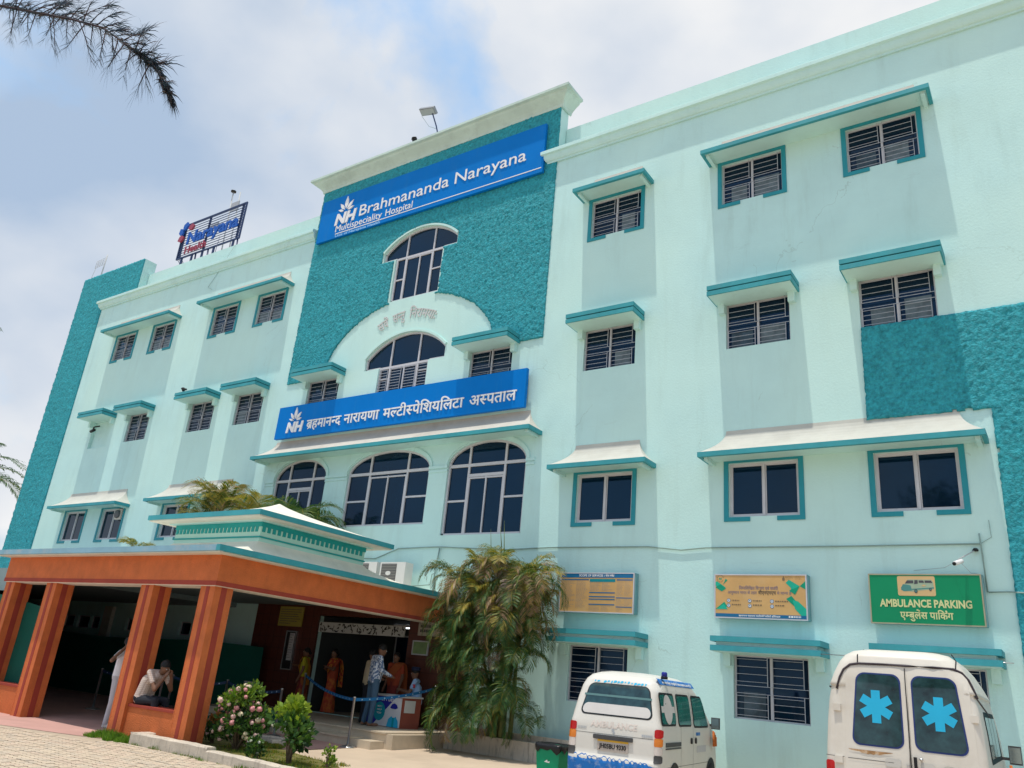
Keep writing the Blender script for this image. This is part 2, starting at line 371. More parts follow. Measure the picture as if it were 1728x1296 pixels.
# real relief stucco
def stucco(name, x0, x1, z0, z1, inside, seed, cell=0.05):
    nx = int((x1-x0)/cell); nz = int((z1-z0)/cell); idx = {}; vs = []; fs = []; sm = []
    def vid(i, k):
        key = (i, k)
        if key in idx: return idx[key]
        x = x0+(x1-x0)*i/nx; z = z0+(z1-z0)*k/nz
        p = Vector((x*11.5, seed, z*13)); a = noise.noise(p); a = 1-2.2*abs(a); b = noise.noise(p*1.9)
        y = -0.030-0.018*(a+1.1*b)-0.012*noise.noise(Vector((x*.8, seed, z*.8)))
        idx[key] = len(vs); vs.append((x+.018*noise.noise(p+Vector((9, 0, 0))), min(y, -.006), z+.018*noise.noise(p+Vector((0, 9, 0))))); return idx[key]
    for i in range(nx):
        for k in range(nz):
            x = x0+(x1-x0)*(i+.5)/nx; z = z0+(z1-z0)*(k+.5)/nz
            j = .012*noise.noise(Vector((x*6, 5, z*6)))
            if inside(x+j, z+j): fs.append((vid(i, k), vid(i+1, k), vid(i+1, k+1), vid(i, k+1)))
    # skirt back to the wall along open edges
    from collections import Counter
    ec = Counter(); de = {}
    for f in fs:
        for a, b in zip(f, f[1:]+f[:1]): ec[frozenset((a, b))] += 1; de[frozenset((a, b))] = (a, b)
    back = {}
    for e2, c in ec.items():
        if c == 1:
            a, b = de[e2]
            for q in (a, b):
                if q not in back: back[q] = len(vs); vs.append((vs[q][0], 0.0, vs[q][2]))
            fs.append((b, a, back[a], back[b]))
    mb = MB(); mb.add(vs, fs, TEAL, True); return mb.build(name, B)
def pin(x, z, poly):
    c = False; n = len(poly); j = n-1
    for i in range(n):
        xi, zi = poly[i]; xj, zj = poly[j]
        if (zi > z) != (zj > z) and x < (xj-xi)*(z-zi)/(zj-zi)+xi: c = not c
        j = i
    return c
T3g = tee_poly(-15.55, 1.03, 1.56, 12.16, 13.70, 14.06, 14.72)
def in_tower(x, z):
    if z < 10.0: return False
    dx = (x+15.6)/3.34
    if abs(dx) < 1 and z < 10.0+2.24*math.sqrt(1-dx*dx): return False
    return not pin(x, z, T3g)
stucco('tower_stucco', -20.62, -10.66, 10.0, 17.5, in_tower, 1.0, .038)
stucco('left_stucco', -36.95, -32.0, -.1, 17.5, lambda x, z: (x < -34.6 or z > 15.86), 2.0, .06)
stucco('right_stucco', -2.9, 7.0, -.1, 8.86, lambda x, z: (x > -.78-.0*z) or (z > 6.9), 3.0, .042)

# cornices
def cornice(x0, x1, prof, m, name, wrapL=True, wrapR=True):
    """prof = [(proj, z)...] swept along x with mitred returns"""
    mb = MB(); k = len(prof); vs = []
    for x, s in ((x0, -1 if wrapL else 0), (x1, 1 if wrapR else 0)):
        for p, z in prof: vs.append((x+s*p, -p, z))
    fs = [(i, k+i, k+i+1, i+1) for i in range(k-1)]
    mb.add(vs, fs, m)
    for x, s, w_ in ((x0, -1, wrapL), (x1, 1, wrapR)):
        if not w_:
            mb.add([(x, -p, z) for p, z in prof]+[(x, .1, prof[-1][1]), (x, .1, prof[0][1])], [tuple(range(k+2))], m)
        else:
            yb = .45
            vs = [(x+s*p, -p, z) for p, z in prof]+[(x+s*p, yb, z) for p, z in prof]
            mb.add(vs, [(i, i+1, k+i+1, k+i) for i in range(k-1)], m)
    mb.add([(x0-prof[-1][0]*wrapL, -prof[-1][0], prof[-1][1]), (x1+prof[-1][0]*wrapR, -prof[-1][0], prof[-1][1]), (x1+prof[-1][0]*wrapR, .45, prof[-1][1]), (x0-prof[-1][0]*wrapL, .45, prof[-1][1])], [(0, 1, 2, 3)], m)
    return mb.build(name, B)
CP = [(.003, 15.50), (.05, 15.50), (.05, 15.55), (.09, 15.57), (.12, 15.62), (.14, 15.68), (.15, 15.74), (.21, 15.76), (.21, 15.86), (.17, 15.90)]
cornice(-34.6, -20.66, CP, MINT, 'cornice', True, False)
cornice(-10.92, 7.0, CP, MINT, 'cornice', True, False)
TC = [(.003, 17.42), (.05, 17.42), (.07, 17.50), (.13, 17.58), (.22, 17.66), (.30, 17.72), (.33, 17.78), (.42, 17.80), (.42, 17.88), (.36, 17.93)]
cornice(-20.64, -10.64, TC, mat('tower_cornice_paint', (0.52, 0.66, 0.60), .8, .08, 1.5, .2, 25, dirt=1.6, dirtcol=(.3, .38, .34), dirtamt=.5), 'tower_cornice')

# canopies -----------------------------------------------------------
def skirt_canopy(x0, x1, zt, zw, p=.60, ins=.33, band=.10, top=PALE, name='canopy'):
    c = MB(); nseg = 8; vs = []
    for i in range(nseg+1):
        t = i/nseg; u = (1-t)**1.9
        y = -.012-(p-.03)*u; z = zt+(zw-zt)*t; dx = ins*(1-u)
        vs += [(x0+dx, y, z), (x1-dx, y, z), (x0+dx, .0, z), (x1-dx, .0, z)]
    fs = []
    for i in range(nseg):
        a = 4*i; fs += [(a, a+1, a+5, a+4), (a+2, a, a+4, a+6), (a+1, a+3, a+7, a+5)]
    fs.append((4*nseg, 4*nseg+1, 4*nseg+3, 4*nseg+2))
    c.add(vs, fs, top)
    o = c.build(name, B)
    e = MB(); e.box(x0, x1, -p-.006, -p+.07, zt-band, zt+.004, EDGE); e.box(x0, x0+.07, -p+.07, 0, zt-band, zt+.004, EDGE); e.box(x1-.07, x1, -p+.07, 0, zt-band, zt+.004, EDGE)
    e.build('edge_band', o)
    u = MB(); u.box(x0+.07, x1-.07, -p+.07, 0, zt-band+.03, zt-.01, MINT)
    for x in (x0+.10, x1-.18): u.box(x, x+.08, -p+.12, 0, zt-band-.05, zt-band+.03, MINT)
    u.build('soffit', o)
for a, b in ((-32.85, -27.95), (-26.15, -21.33)): skirt_canopy(a, b, 13.93, 14.48)
for a, b in ((-9.7, -7.62), (-6.13, -1.15)): skirt_canopy(a, b, 13.93, 14.48)
for a, b in ((-33.0, -28.2), (-26.4, -22.0)): skirt_canopy(a, b, 6.33, 6.93, ins=.42)
for a, b in ((-9.86, -7.35), (-6.15, -.9)): skirt_canopy(a, b, 6.33, 6.93, ins=.42)
skirt_canopy(-20.95, -10.45, 7.40, 8.0, p=.62, ins=.4, top=mat('stained_canopy_paint', (0.50, 0.48, 0.43), .85, .1, 1.2, .3, 25, dirt=1.1, dirtcol=(.33, .29, .23), dirtamt=.6))
def slab_canopy(x0, x1, z, p=.62, gap=.035, th=.11, recess=MINT):
    o = MB(); o.box(x0, x1, -p, 0, z, z+th, EDGE); c = o.build('canopy', B)
    u = MB(); u.box(x0, x1, -p, 0, z+th+gap, z+2*th+gap, EDGE); u.build('upper_ledge', c)
    n = MB(); n.box(x0+.09, x1-.09, -p+.09, 0, z+th, z+th+gap, recess); n.box(x0+.03, x1-.03, -p+.03, 0, z-.012, z, MINT); n.build('recess', c)
    for x in (x0+.08, x1-.22):
        k = MB(); k.box(x, x+.14, -.13, 0, z-.24, z-.012, MINT); k.build('bracket', c)
for x in [-31.75]+W2+W2R: slab_canopy(x-.93, x+.93, 9.95, gap=.03, th=.105)
for a, b in ((-9.55, -7.43), (-5.86, -3.82), (-3.02, -1.05)): slab_canopy(a, b, 2.39, gap=.07, th=.10)

# windows ------------------------------------------------------------
YG = .10
def frame_rect(mb, x0, x1, z0, z1, w_, y0, y1, m):
    mb.box(x0, x1, y0, y1, z0, z0+w_, m); mb.box(x0, x1, y0, y1, z1-w_, z1, m)
    mb.box(x0, x0+w_, y0, y1, z0+w_, z1-w_, m); mb.box(x1-w_, x1, y0, y1, z0+w_, z1-w_, m)
def grille(mb, x0, x1, z0, z1, y, n=4, r=.0065):
    h = z1-z0; zm0 = z0+h*.52-.0; zm1 = z0+h*.40; q = .012
    for (zz0, zz1) in ((zm0, z1), (z0, zm1)):
        for k in range(2):
            a = x0+.03 if k == 0 else (x0+x1)/2+.03; b = (x0+x1)/2-.07 if k == 0 else x1-.10
            mb.box(a, a+q, y, y+q, zz0, zz1, BAR); mb.box(b, b+q, y, y+q, zz0, zz1, BAR)
            for i in range(n):
                z = zz0+(zz1-zz0)*(i+.55)/n
                mb.box(a+q, b, y, y+q, z-r*.6, z+r*.6, BAR)
    for z in (zm0, zm1): mb.box(x0, x1, y-.012, y, z-r*.7, z+r*.7, BAR)
_wm = {}
def window(cx, z0, z1, hw, bars, trim, seed=0, ajar=False):
    key = (z0, z1, hw, bars, trim)
    if key not in _wm:
        f = MB(); frame_rect(f, -hw, hw, z0, z1, .03 if bars else .045, YG-.03, YG+.03, ALU); f.box(-.022, .022, YG-.04, YG+.02, z0+.03, z1-.03, ALU)
        if not bars: frame_rect(f, -hw+.045, -.025, z0+.045, z1-.045, .022, YG-.02, YG+.02, ALU)
        if not bars: frame_rect(f, .025, hw-.045, z0+.045, z1-.045, .022, YG-.012, YG+.03, ALU)
        G = []
        for a, b in ((-hw+.02, -.02), (.02, hw-.02)):
            p = MB(); p.box(a, b, YG, YG+.008, z0+.02, z1-.02, GLASS); G.append(p)
        gr = MB()
        if bars: grille(gr, -hw+.01, hw-.01, z0+.01, z1-.01, .03)
        tr = MB()
        if trim:
            t = .10; fz = z0-.02; y0 = -.022
            tr.box(-hw-t, -hw, y0, .0, z0-t, z1+t, TRIM); tr.box(hw, hw+t, y0, .0, z0-t, z1+t, TRIM); tr.box(-hw, hw, y0, .0, z1, z1+t, TRIM)
            tr.box(-hw, -hw*.38, y0, .0, z0-t, z0-.01, TRIM); tr.box(hw*.38, hw, y0, .0, z0-t, z0-.01, TRIM)
        def mk(nm, q):
            if not q.v: return None
            me = bpy.data.meshes.new(nm); me.from_pydata(q.v, [], q.f)
            for m_ in q.mats: me.materials.append(m_)
            me.polygons.foreach_set('material_index', q.m); me.update(); return me
        _wm[key] = [mk('window', f), mk('pane', G[0]), mk('pane', G[1]), mk('security_grille', gr), mk('surround', tr)]
    f, p0, p1, gr, tr = _wm[key]
    o = link('window', f, B, loc=(cx, 0, 0))
    a = link('pane', p0, o, loc=(0, 0, 0)); b = link('pane', p1, o, loc=(0, 0, 0))
    rr_ = random.Random(int(cx*100)+int(z0*10)); a.rotation_euler = (rr_.uniform(-.0006, .0006), 0, rr_.uniform(-.004, .004))
    if bars:
        for sgn in (-1, 1):
            if rr_.random() < .75:
                zt_ = z0+(z1-z0)*rr_.uniform(.35, .5); xa = .04+rr_.uniform(0, .12); xb = hw-.06-rr_.uniform(0, .15); q_ = MB(); q_.box(min(sgn*xa, sgn*xb), max(sgn*xa, sgn*xb), YG-.012, YG-.004, z0+.035, zt_, rr_.choice((FOG1, FOG2)))
                me_ = bpy.data.meshes.new('lower_pane'); me_.from_pydata(q_.v, [], q_.f); me_.materials.append(q_.mats[0]); link('lower_pane', me_, o, loc=(0, 0, 0))
    if gr: link('security_grille', gr, o, loc=(0, 0, 0))
    if tr: link('surround', tr, o, loc=(0, 0, 0))
    return o
for x in W3+W3R: window(x, 12.66, 13.78, .72, True, True)
for x in W2+W2R: window(x, 8.86, 9.96, .71, True, False)
for x in W1+W1R: window(x, 5.07, 6.21, .72, False, True)
for x in (-8.6, -4.91, -2.05): window(x, 1.22, 2.37, .71, True, False)
q = MB(); q.box(-32.42, -31.05, .13, .15, 8.8, 9.92, MINT); q.build('blocked_opening', B)
for a, b in DIMW:
    f = MB(); frame_rect(f, a, b, 1.95, 2.35, .03, .08, .12, ALU); o = f.build('window', B)
    p = MB(); p.box(a+.03, b-.03, .10, .11, 1.98, 2.32, GLASS); p.build('pane', o)
def big_window(poly, bars, panes_y=YG):
    """glass filling poly, with frame bars [(x0,x1,z0,z1)] and a frame following the outline"""
    g_ = MB(); g_.poly_xz(poly, YG, YG, GLASS)
    f = MB(); n = len(poly)
    cx = sum(p[0] for p in poly)/n; cz = sum(p[1] for p in poly)/n
    for i in range(n):
        a = Vector((poly[i][0], 0, poly[i][1])); b = Vector((poly[(i+1) % n][0], 0, poly[(i+1) % n][1])); d = b-a
        if d.length < .01: continue
        d.normalize(); nrm = Vector((-d.z, 0, d.x)); t = nrm*.055
        y0, y1 = YG-.045, YG+.01
        vs = [(a.x, y0, a.z), (b.x, y0, b.z), (b.x+t.x, y0, b.z+t.z), (a.x+t.x, y0, a.z+t.z)]
        vs += [(v[0], y1, v[2]) for v in vs]
        f.add(vs, [(0, 1, 2, 3), (3, 2, 6, 7), (0, 3, 7, 4), (1, 5, 6, 2)], ALU)
    for k, (x0, x1, z0, z1) in enumerate(bars): f.box(x0, x1, YG-.04+.001*k, YG+.01, z0, z1, ALU)
    o = f.build('window', B); g_.build('pane', o); return o
def ell_z(x, x0, x1, zs, h): 
    c = (x0+x1)/2; a = (x1-x0)/2; return zs+h*math.sqrt(max(0, 1-((x-c)/a)**2))
for x0, x1, z0 in ARCH:
    W_ = x1-x0; xa = x0+W_*.27; xb = x0+W_*.73; xm = (x0+x1)/2; zs = 6.70; b = []
    b.append((x0, x1, zs-.04, zs+.04))
    b.append((xa-.03, xa+.03, z0, ell_z(xa, x0, x1, 6.72, .62)-.02)); b.append((xb-.03, xb+.03, z0, ell_z(xb, x0, x1, 6.72, .62)-.02))
    tz = zs-.28 if not (x0 > -18 and x0 < -15) else zs-.05
    if tz < zs-.1: b.append((xa+.03, xb-.03, tz-.04, tz+.04))
    b.append((xm-.02, xm+.02, z0, tz-.04)); b.append((xa+.03, xa+.06, z0, tz-.05)); b.append((xb-.06, xb-.03, z0, tz-.05)); b.append((xa+.06, xb-.06, tz-.09, tz-.05))
    zt = z0+.52*(zs-z0)-.06
    b.append((x0, xa-.03, zt-.025, zt+.025)); b.append((xb+.03, x1, zt-.025+.05, zt+.025+.05))
    big_window(arch_poly(x0, x1, z0, 6.72, .62), b)
    # archivolt moulding
    mo = MB(); ring = half_ell((x0+x1)/2, (x1-x0)/2+.02, 6.74, .64, 24); ring2 = half_ell((x0+x1)/2, (x1-x0)/2+.11, 6.74, .73, 24)
    mo.poly_xz(ring+ring2[::-1], -.03, 0, MINT); mo.build('arch_moulding', B)
for a, b in ((-18.02+.0, -17.1), (-14.0, -13.36), (-20.75, -20.33), (-10.86, -10.6)):
    mo = MB(); mo.box(a, b, -.035, 0, 6.66, 6.735, MINT); mo.box(a, b, -.022, 0, 6.56, 6.62, MINT); mo.build('pilaster_moulding', B)
for (P_, z0, zb, ze, zt, wt, g_) in ((T3, 12.22, 13.74, 14.04, 14.66, 1.50, False), (T2, 8.86, 9.98, 10.35, 11.02, 1.57, True)):
    c = -15.55; h = zt-ze; rad = (wt*wt+h*h)/(2*h); az = lambda x: zt-rad+math.sqrt(rad*rad-(x-c)**2)
    b = [(c-wt+.05, c+wt-.05, zb-.03, zb+.04), (c-.60, c-.55, z0, az(c-.58)-.02), (c+.50, c+.55, z0, az(c+.52)-.02), (c-.02, c+.02, z0, zb-.03),
         (c-.55, c-.52, z0, zb-.04), (c+.47, c+.50, z0, zb-.04), (c-.52, c+.47, zb-.07, zb-.03), (c-.97, c-.60, z0+.75, z0+.79), (c+.55, c+.97, z0+.85, z0+.89)]
    o = big_window(P_, b)
    if g_:
        gr = MB()
        for a, bb in ((c-.93, c-.62), (c-.5, c-.08), (c+.06, c+.48), (c+.58, c+.93)):
            gr.box(a, a+.012, .03, .042, 8.86, 9.94, BAR); gr.box(bb, bb+.012, .03, .042, 8.86, 9.94, BAR)
            for i in range(12): z = 8.9+i*.09; gr.box(a, bb, .02, .03, z, z+.012, BAR)
        gr.build('security_grille', o)
    m3 = MB()
    ri = tee_poly(c, .97, wt, z0, zb, ze, zt)
    arc = [p for p in ri[4:-2]]; arc2 = [(c+(x-c)*1.03, z+.06) for x, z in arc]
    m3.poly_xz(arc+arc2[::-1], -.05, 0, MINT); m3.build('arch_moulding', B)
# ------------------------------------------------------------------ raised platform, plinth, planter
TILE = mat('beige_step_tile', (0.56, 0.47, 0.35), 0.45, 0.10, 2.5, 0.05, 20, dirt=2.0, dirtcol=(0.38, 0.31, 0.22), dirtamt=0.5)
st = empty('entrance_steps', (-15, -2, 0), 'beige tiled steps and raised platform in front of the hospital entrance', 'steps')
a = MB(); a.box(-18.6, -11.83, -2.55, -.02, -.2, .26, TILE); a.build('platform', st)
a = MB(); a.box(-18.6, -12.05, -2.95, -2.55, -.2, .12, TILE); a.build('lower_step', st)
x = -18.6
while x < -12.0:                      # tread slabs with joints
    e_ = min(x+.597, -11.80); a = MB(); a.box(x, e_, -2.585, -1.99, .26, .29, TILE); a.build('tread_tile', st)
    if x < -12.6: a = MB(); a.box(x, min(e_, -12.02), -2.985, -2.55, .12, .15, TILE); a.build('tread_tile', st)
    x += .60
for j in range(3):
    x = -18.6
    while x < -12.0:
        e_ = min(x+.597, -11.80); a = MB(); a.box(x, e_, -1.987+j*.62, -1.987+j*.62+.617, .26, .288, TILE); a.build('floor_tile', st); x += .60
a = MB(); a.box(-18.6, -11.80, -.125, -.02, .255, .287, TILE); a.build('floor_edge', st)
pl = empty('palm_bed_wall', (-10, -.5, 0), 'two tier low concrete wall of the palm bed against the mint facade', 'wall')
a = MB(); a.box(-11.79, -8.0, -.92, -.74, -.1, .36, CONC); a.box(-8.16, -8.0, -.74, -.03, -.1, .36, CONC); a.build('front_wall', pl)
a = MB(); a.box(-11.2, -8.17, -.55, -.40, -.1, .47, CONC); a.build('rear_wall', pl)
SOIL = mat('dry_soil', (0.22, 0.15, 0.09), 0.95, 0.25, 3, 0.8, 30)
a = MB(); a.box(-11.79, -8.17, -.74, -.552, -.1, .33, SOIL); a.build('soil', pl)
a = MB(); a.box(-11.79, -8.17, -.398, -.03, -.1, .44, SOIL); a.build('soil', pl)
pw = empty('flower_bed_kerb', (-12, -6.8, -.1), 'weathered concrete kerb wall around the flower bed by the portico column', 'planter')
def wall_strip(pts, h, th, name, zb=-.16):
    q = MB()
    for (x0, y0), (x1, y1) in zip(pts[:-1], pts[1:]):
        d = Vector((x1-x0, y1-y0, 0)); n_ = Vector((-d.y, d.x, 0)).normalized()*th; k = max(2, int(d.length/.12))
        vs = []
        for i in range(k+1):
            p = Vector((x0, y0, 0))+d*i/k; dz = .012*noise.noise(Vector((p.x*4, p.y*4, 1))); dy = n_.normalized()*.012*noise.noise(Vector((p.x*5, 7, p.y)))
            vs += [(p.x-dy.x, p.y-dy.y, zb), (p.x-dy.x, p.y-dy.y, h-.02+dz), (p.x+.02*n_.x/th, p.y+.02*n_.y/th, h+dz), (p.x+n_.x*.9, p.y+n_.y*.9, h+dz), (p.x+n_.x, p.y+n_.y, h-.02+dz), (p.x+n_.x, p.y+n_.y, zb)]
        fs = [(i*6+j, (i+1)*6+j, (i+1)*6+j+1, i*6+j+1) for i in range(k) for j in range(5)]
        fs += [tuple(range(6))[::-1], tuple(k*6+j for j in range(6))]
        q.add(vs, fs, CONC)
    return q.build(name, pw)
wall_strip([(-14.0, -6.98), (-11.85, -6.98)], .08, .19, 'raised_kerb')
wall_strip([(-11.84, -6.99), (-9.5, -7.08)], .035, .17, 'low_kerb')
wall_strip([(-14.02, -6.6), (-14.0, -6.98)][::-1], .08, -.19, 'side_kerb')
wall_strip([(-15.0, -4.35), (-13.3, -4.15)], .05, .17, 'back_kerb')
wall_strip([(-13.28, -4.15), (-13.28, -4.55)], .04, .16, 'back_kerb_end')
GRS = mat('grass_soil', (0.13, 0.12, 0.035), 0.95, 0.45, 4, 0.9, 40)
a = MB(); P_ = [(-13.85, -6.8), (-9.5, -6.92), (-9.4, -6.1), (-10.4, -5.5), (-12.3, -4.9), (-13.3, -4.5), (-13.4, -4.2), (-14.9, -4.3)]
n_ = 14
bed = [(x, y, -.045) for x, y in P_]; cxy = (-12.0, -5.8, -.02)
a.add(bed+[cxy], [(i, (i+1) % len(P_), len(P_)) for i in range(len(P_))], GRS); a.add([(x, y, -.045) for x, y in P_]+[(x, y, -.2) for x, y in P_], [(i, (i+1) % 8, 8+(i+1) % 8, 8+i) for i in range(8)], SOIL)
a.build('flower_bed_soil', kind='structure')

# ------------------------------------------------------------------ portico
PT = empty('entrance_portico', (-16.8, -3.5, 0), 'orange painted entrance portico with teal edged roof and cream stepped skirt', 'portico')
CW = .40
for (x0, nm) in ((-13.35, 0), (-15.28, 0), (-18.97, 0), (-20.87, 0)):
    y0 = -6.67 if nm == 0 else -.62
    c = MB(); x1 = x0+CW+.02; y1 = y0+CW
    c.box(x0, x1, y0, y1, -.3, 2.66, ORANGE)
    o = c.build('column', PT)
    s_ = MB(); xm = (x0+x1)/2; ym = (y0+y1)/2
    s_.box(xm-.05, xm+.05, y0-.006, y1+.006, -.3, 2.655, MAROON); s_.box(x0-.006, x1+.006, ym-.06, ym+.06, -.3, 2.655, MAROON); s_.build('stripe', o)
    r_ = MB()
    for xx in (x0, x1-.018): r_.box(xx-.001, xx+.019, y0-.004, y0+.02, -.3, 2.655, ORANGE)
    r_.build('arris', o)
bm_ = MB()
bm_.box(-20.9, -12.86, -6.72, -6.25, 2.66, 3.21, ORANGE); bm_.box(-13.33, -12.86, -6.25, -.06, 2.66, 3.21, ORANGE)
o = bm_.build('beam', PT)
s_ = MB(); s_.box(-20.906, -12.854, -6.727, -6.72, 2.66, 2.74, MAROON); s_.box(-12.86, -12.853, -6.72, -.02, 2.66, 2.74, MAROON); s_.build('stripe', o)
s_ = MB(); s_.box(-20.86, -12.90, -6.70, -6.28, 2.645, 2.66, CREAM); s_.box(-13.29, -12.90, -6.28, -.02, 2.645, 2.66, CREAM); s_.build('soffit_strip', o)
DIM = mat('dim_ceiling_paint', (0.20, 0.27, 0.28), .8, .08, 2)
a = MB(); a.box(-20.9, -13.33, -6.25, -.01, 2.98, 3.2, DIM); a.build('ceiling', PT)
a = MB(); a.box(-36.5, -20.95, -6.1, -.01, 2.85, 3.05, DIM); a.box(-36.7, -36.5, -6.1, -.01, -.2, 3.05, DIM); a.box(-36.5, -26.4, -6.4, -6.1, -.2, 3.05, DIM); a.box(-26.4, -21.0, -6.2, -6.1, 2.5, 3.05, DIM); a.build('annex_light_block', PT)  # inferred side roof; unseen end and front walls added to block light
a = MB(); a.box(-21.0, -12.62, -6.96, -.01, 3.211, 3.236, CREAM); a.build('roof_slab', PT)
LB = mat('weathered_blue_edge_paint', (0.22, 0.40, 0.50), 0.7, 0.10, 2.0, 0.3, 25, dirt=2.6, dirtcol=(0.42, 0.45, 0.46), dirtamt=0.7)
a = MB(); a.box(-21.05, -12.57, -7.01, -6.9, 3.236, 3.345, LB); a.build('roof_edge', PT)
a = MB(); a.box(-12.68, -12.567, -6.9, -.01, 3.238, 3.347, EDGE); a.box(-12.68, -12.566, -7.012, -6.9, 3.238, 3.347, EDGE); a.build('roof_edge', PT)
a = MB(); a.box(-21.05, -20.95, -6.9, -.01, 3.236, 3.345, LB); a.box(-20.95, -12.68, -6.9, -.01, 3.236, 3.33, CREAM); a.build('roof_edge', PT)
bx0, bx1, by0, by1 = -15.98, -13.15, -5.75, -2.80
def loft_rect(mb, prof, m):
    """prof = list of (x0,x1,y0,y1,z)"""
    vs = []
    for x0, x1, y0, y1, z in prof: vs += [(x0, y0, z), (x1, y0, z), (x1, y1, z), (x0, y1, z)]
    k = len(prof)
    mb.add(vs, [(4*i+j, 4*i+(j+1) % 4, 4*(i+1)+(j+1) % 4, 4*(i+1)+j) for i in range(k-1) for j in range(4)]+[(4*k-4, 4*k-3, 4*k-2, 4*k-1)], m)
a = MB(); pr = []
for i in range(11):
    t = i/10; u = (1-t)**1.35
    pr.append((bx0-.9*u, bx1+.54*u, by0-1.13*u, by1+1.8*u, 3.332+.31*(t**1.5)))
loft_rect(a, pr, CREAM); a.build('roof_skirt', PT)
a = MB(); a.box(bx0, bx1, by0, by1, 3.6, 4.05, mat('mint_frieze', (0.45, 0.72, 0.62), .7, .05, 2)); fz = a.build('frieze_box', PT)
FT = mat('frieze_teal', (0.015, 0.33, 0.32), .6, .08, 3)
a = MB()
a.box(bx0-.014, bx1+.014, by0-.014, by1+.014, 3.935, 4.03, FT); a.box(bx0-.02, bx1+.02, by0-.02, by1+.02, 3.715, 3.745, FT); a.build('frieze_band', fz)
dt = MB()
k = 22
for i in range(k):
    x = bx0+.03+(bx1-bx0-.06)*(i+.0)/k; dt.box(x, x+.075, by0-.014, by0, 3.835, 3.935, FT)
    y = by0+.03+(by1-by0-.06)*(i+.0)/k; dt.box(bx1, bx1+.014, y, y+.075, 3.835, 3.935, FT); dt.box(bx0-.014, bx0, y, y+.075, 3.835, 3.935, FT)
dt.build('dentil_row', fz, kind='stuff')
a = MB(); a.box(bx0-.42, bx1+.42, by0-.42, by1+.42, 4.05, 4.075, CREAM); a.box(bx0-.12, bx1+.12, by0-.12, by1+.12, 4.03, 4.05, MINT); a.build('upper_slab', PT)
a = MB(); a.box(bx0-.45, bx1+.45, by0-.45, by1+.45, 4.075, 4.175, EDGE); a.build('upper_slab_edge', PT)
a = MB(); pr = []
for i in range(9):
    t = i/8; u = (1-t)**1.25; cx_, cy_ = (bx0+bx1)/2, (by0+by1)/2
    pr.append((cx_-1.75*u-.01, cx_+1.75*u+.01, cy_-1.75*u-.01, cy_+1.75*u+.01, 4.176+.60*t))
loft_rect(a, pr, CREAM); a.build('pyramid_cap', PT)
# low seat walls between columns
for x0, x1 in ((-14.86, -13.36), (-20.46, -18.98)):
    a = MB(); a.box(x0, x1, -6.60, -6.30, -.3, .44, ORANGE); o = a.build('seat_wall', PT)
    c = MB(); c.box(x0, x1, -6.62, -6.28, .44, .485, MAROON); c.build('coping', o)

# entrance recess in the facade
BRN = mat('brown_wall_tile', (0.095, 0.028, 0.018), 0.35, 0.12, 4)
a = MB(); a.box(-19.9, -17.26, -.05, -.001, .29, 3.21, BRN); a.box(-13.94, -12.0, -.05, -.001, .29, 2.8, BRN); a.box(-17.26, -13.94, -.05, -.001, 2.73, 3.21, BRN); o = a.build('brown_cladding', PT)
jn = MB()
for i in range(9): z = .6+i*.3; jn.box(-19.9, -17.26, -.053, -.05, z, z+.008, BLACK); jn.box(-13.94, -12.0, -.053, -.05, min(z, 2.79), min(z, 2.79)+.008, BLACK)
for i in range(9): x = -19.6+i*.3; jn.box(x, x+.008, -.0525, -.05, .29, 3.2, BLACK)
jn.build('tile_joints', o, kind='stuff')
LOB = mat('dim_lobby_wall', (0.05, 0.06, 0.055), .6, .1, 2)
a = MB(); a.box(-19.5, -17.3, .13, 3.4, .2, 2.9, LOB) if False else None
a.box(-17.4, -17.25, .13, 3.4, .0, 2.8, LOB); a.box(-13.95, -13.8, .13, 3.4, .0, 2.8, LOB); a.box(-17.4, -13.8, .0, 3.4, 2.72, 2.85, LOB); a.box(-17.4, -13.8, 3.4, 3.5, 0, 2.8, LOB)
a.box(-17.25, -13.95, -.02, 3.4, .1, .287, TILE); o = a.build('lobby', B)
dr = empty('glass_entrance_doors', (-15.6, 3.2, .29), 'dark glass doors of the main entrance behind the queue', 'door')
for i in range(4):
    x = -17.2+i*.8; a = MB(); frame_rect(a, x, x+.79, .29, 2.5, .05, 3.1, 3.16, ALU if False else GREYM); o = a.build('door_leaf', dr)
    p = MB(); p.box(x+.05, x+.74, 3.12, 3.135, .34, 2.45, GLASS); p.build('pane', o)
lt = empty('tube_light', (-15.8, 2.0, 2.66), 'lit white tube light on the lobby ceiling', 'lamp')
a = MB(); a.box(-16.3, -15.2, 1.95, 2.05, 2.67, 2.72, WHITE); a.build('fitting', lt)
a = MB(); a.tube([(-16.28, 2.0, 2.65), (-15.22, 2.0, 2.65)], .016, mat('lit_tube', (1, 1, 1), .4, emit=(.9, 1, 1, 3.0)), 8); a.build('tube', lt)
# patterned pelmet above the entrance
a = MB(); a.box(-17.15, -14.05, -.10, -.06, 2.30, 2.56, mat('pelmet_white', (0.5, 0.52, 0.5), .6, .05, 3)); pm = a.build('entrance_pelmet'); tag(pm, 'white pelmet strip with black leaf pattern above the entrance opening', 'pelmet')
a = MB(); r7 = random.Random(4)
for i in range(120):
    x = -17.12+3.04*r7.random(); z = 2.33+.2*r7.random(); s1 = r7.uniform(.02, .045); t = r7.uniform(0, 6.28)
    a.add([(x+s1*1.4*math.cos(t), -.104, z+s1*1.4*math.sin(t)), (x+s1*.5*math.cos(t+1.57), -.104, z+s1*.5*math.sin(t+1.57)), (x-s1*1.4*math.cos(t), -.104, z-s1*1.4*math.sin(t)), (x-s1*.5*math.cos(t+1.57), -.104, z-s1*.5*math.sin(t+1.57))], [(0, 1, 2, 3)], BLACK)
a.build('leaf_pattern', pm, kind='stuff')
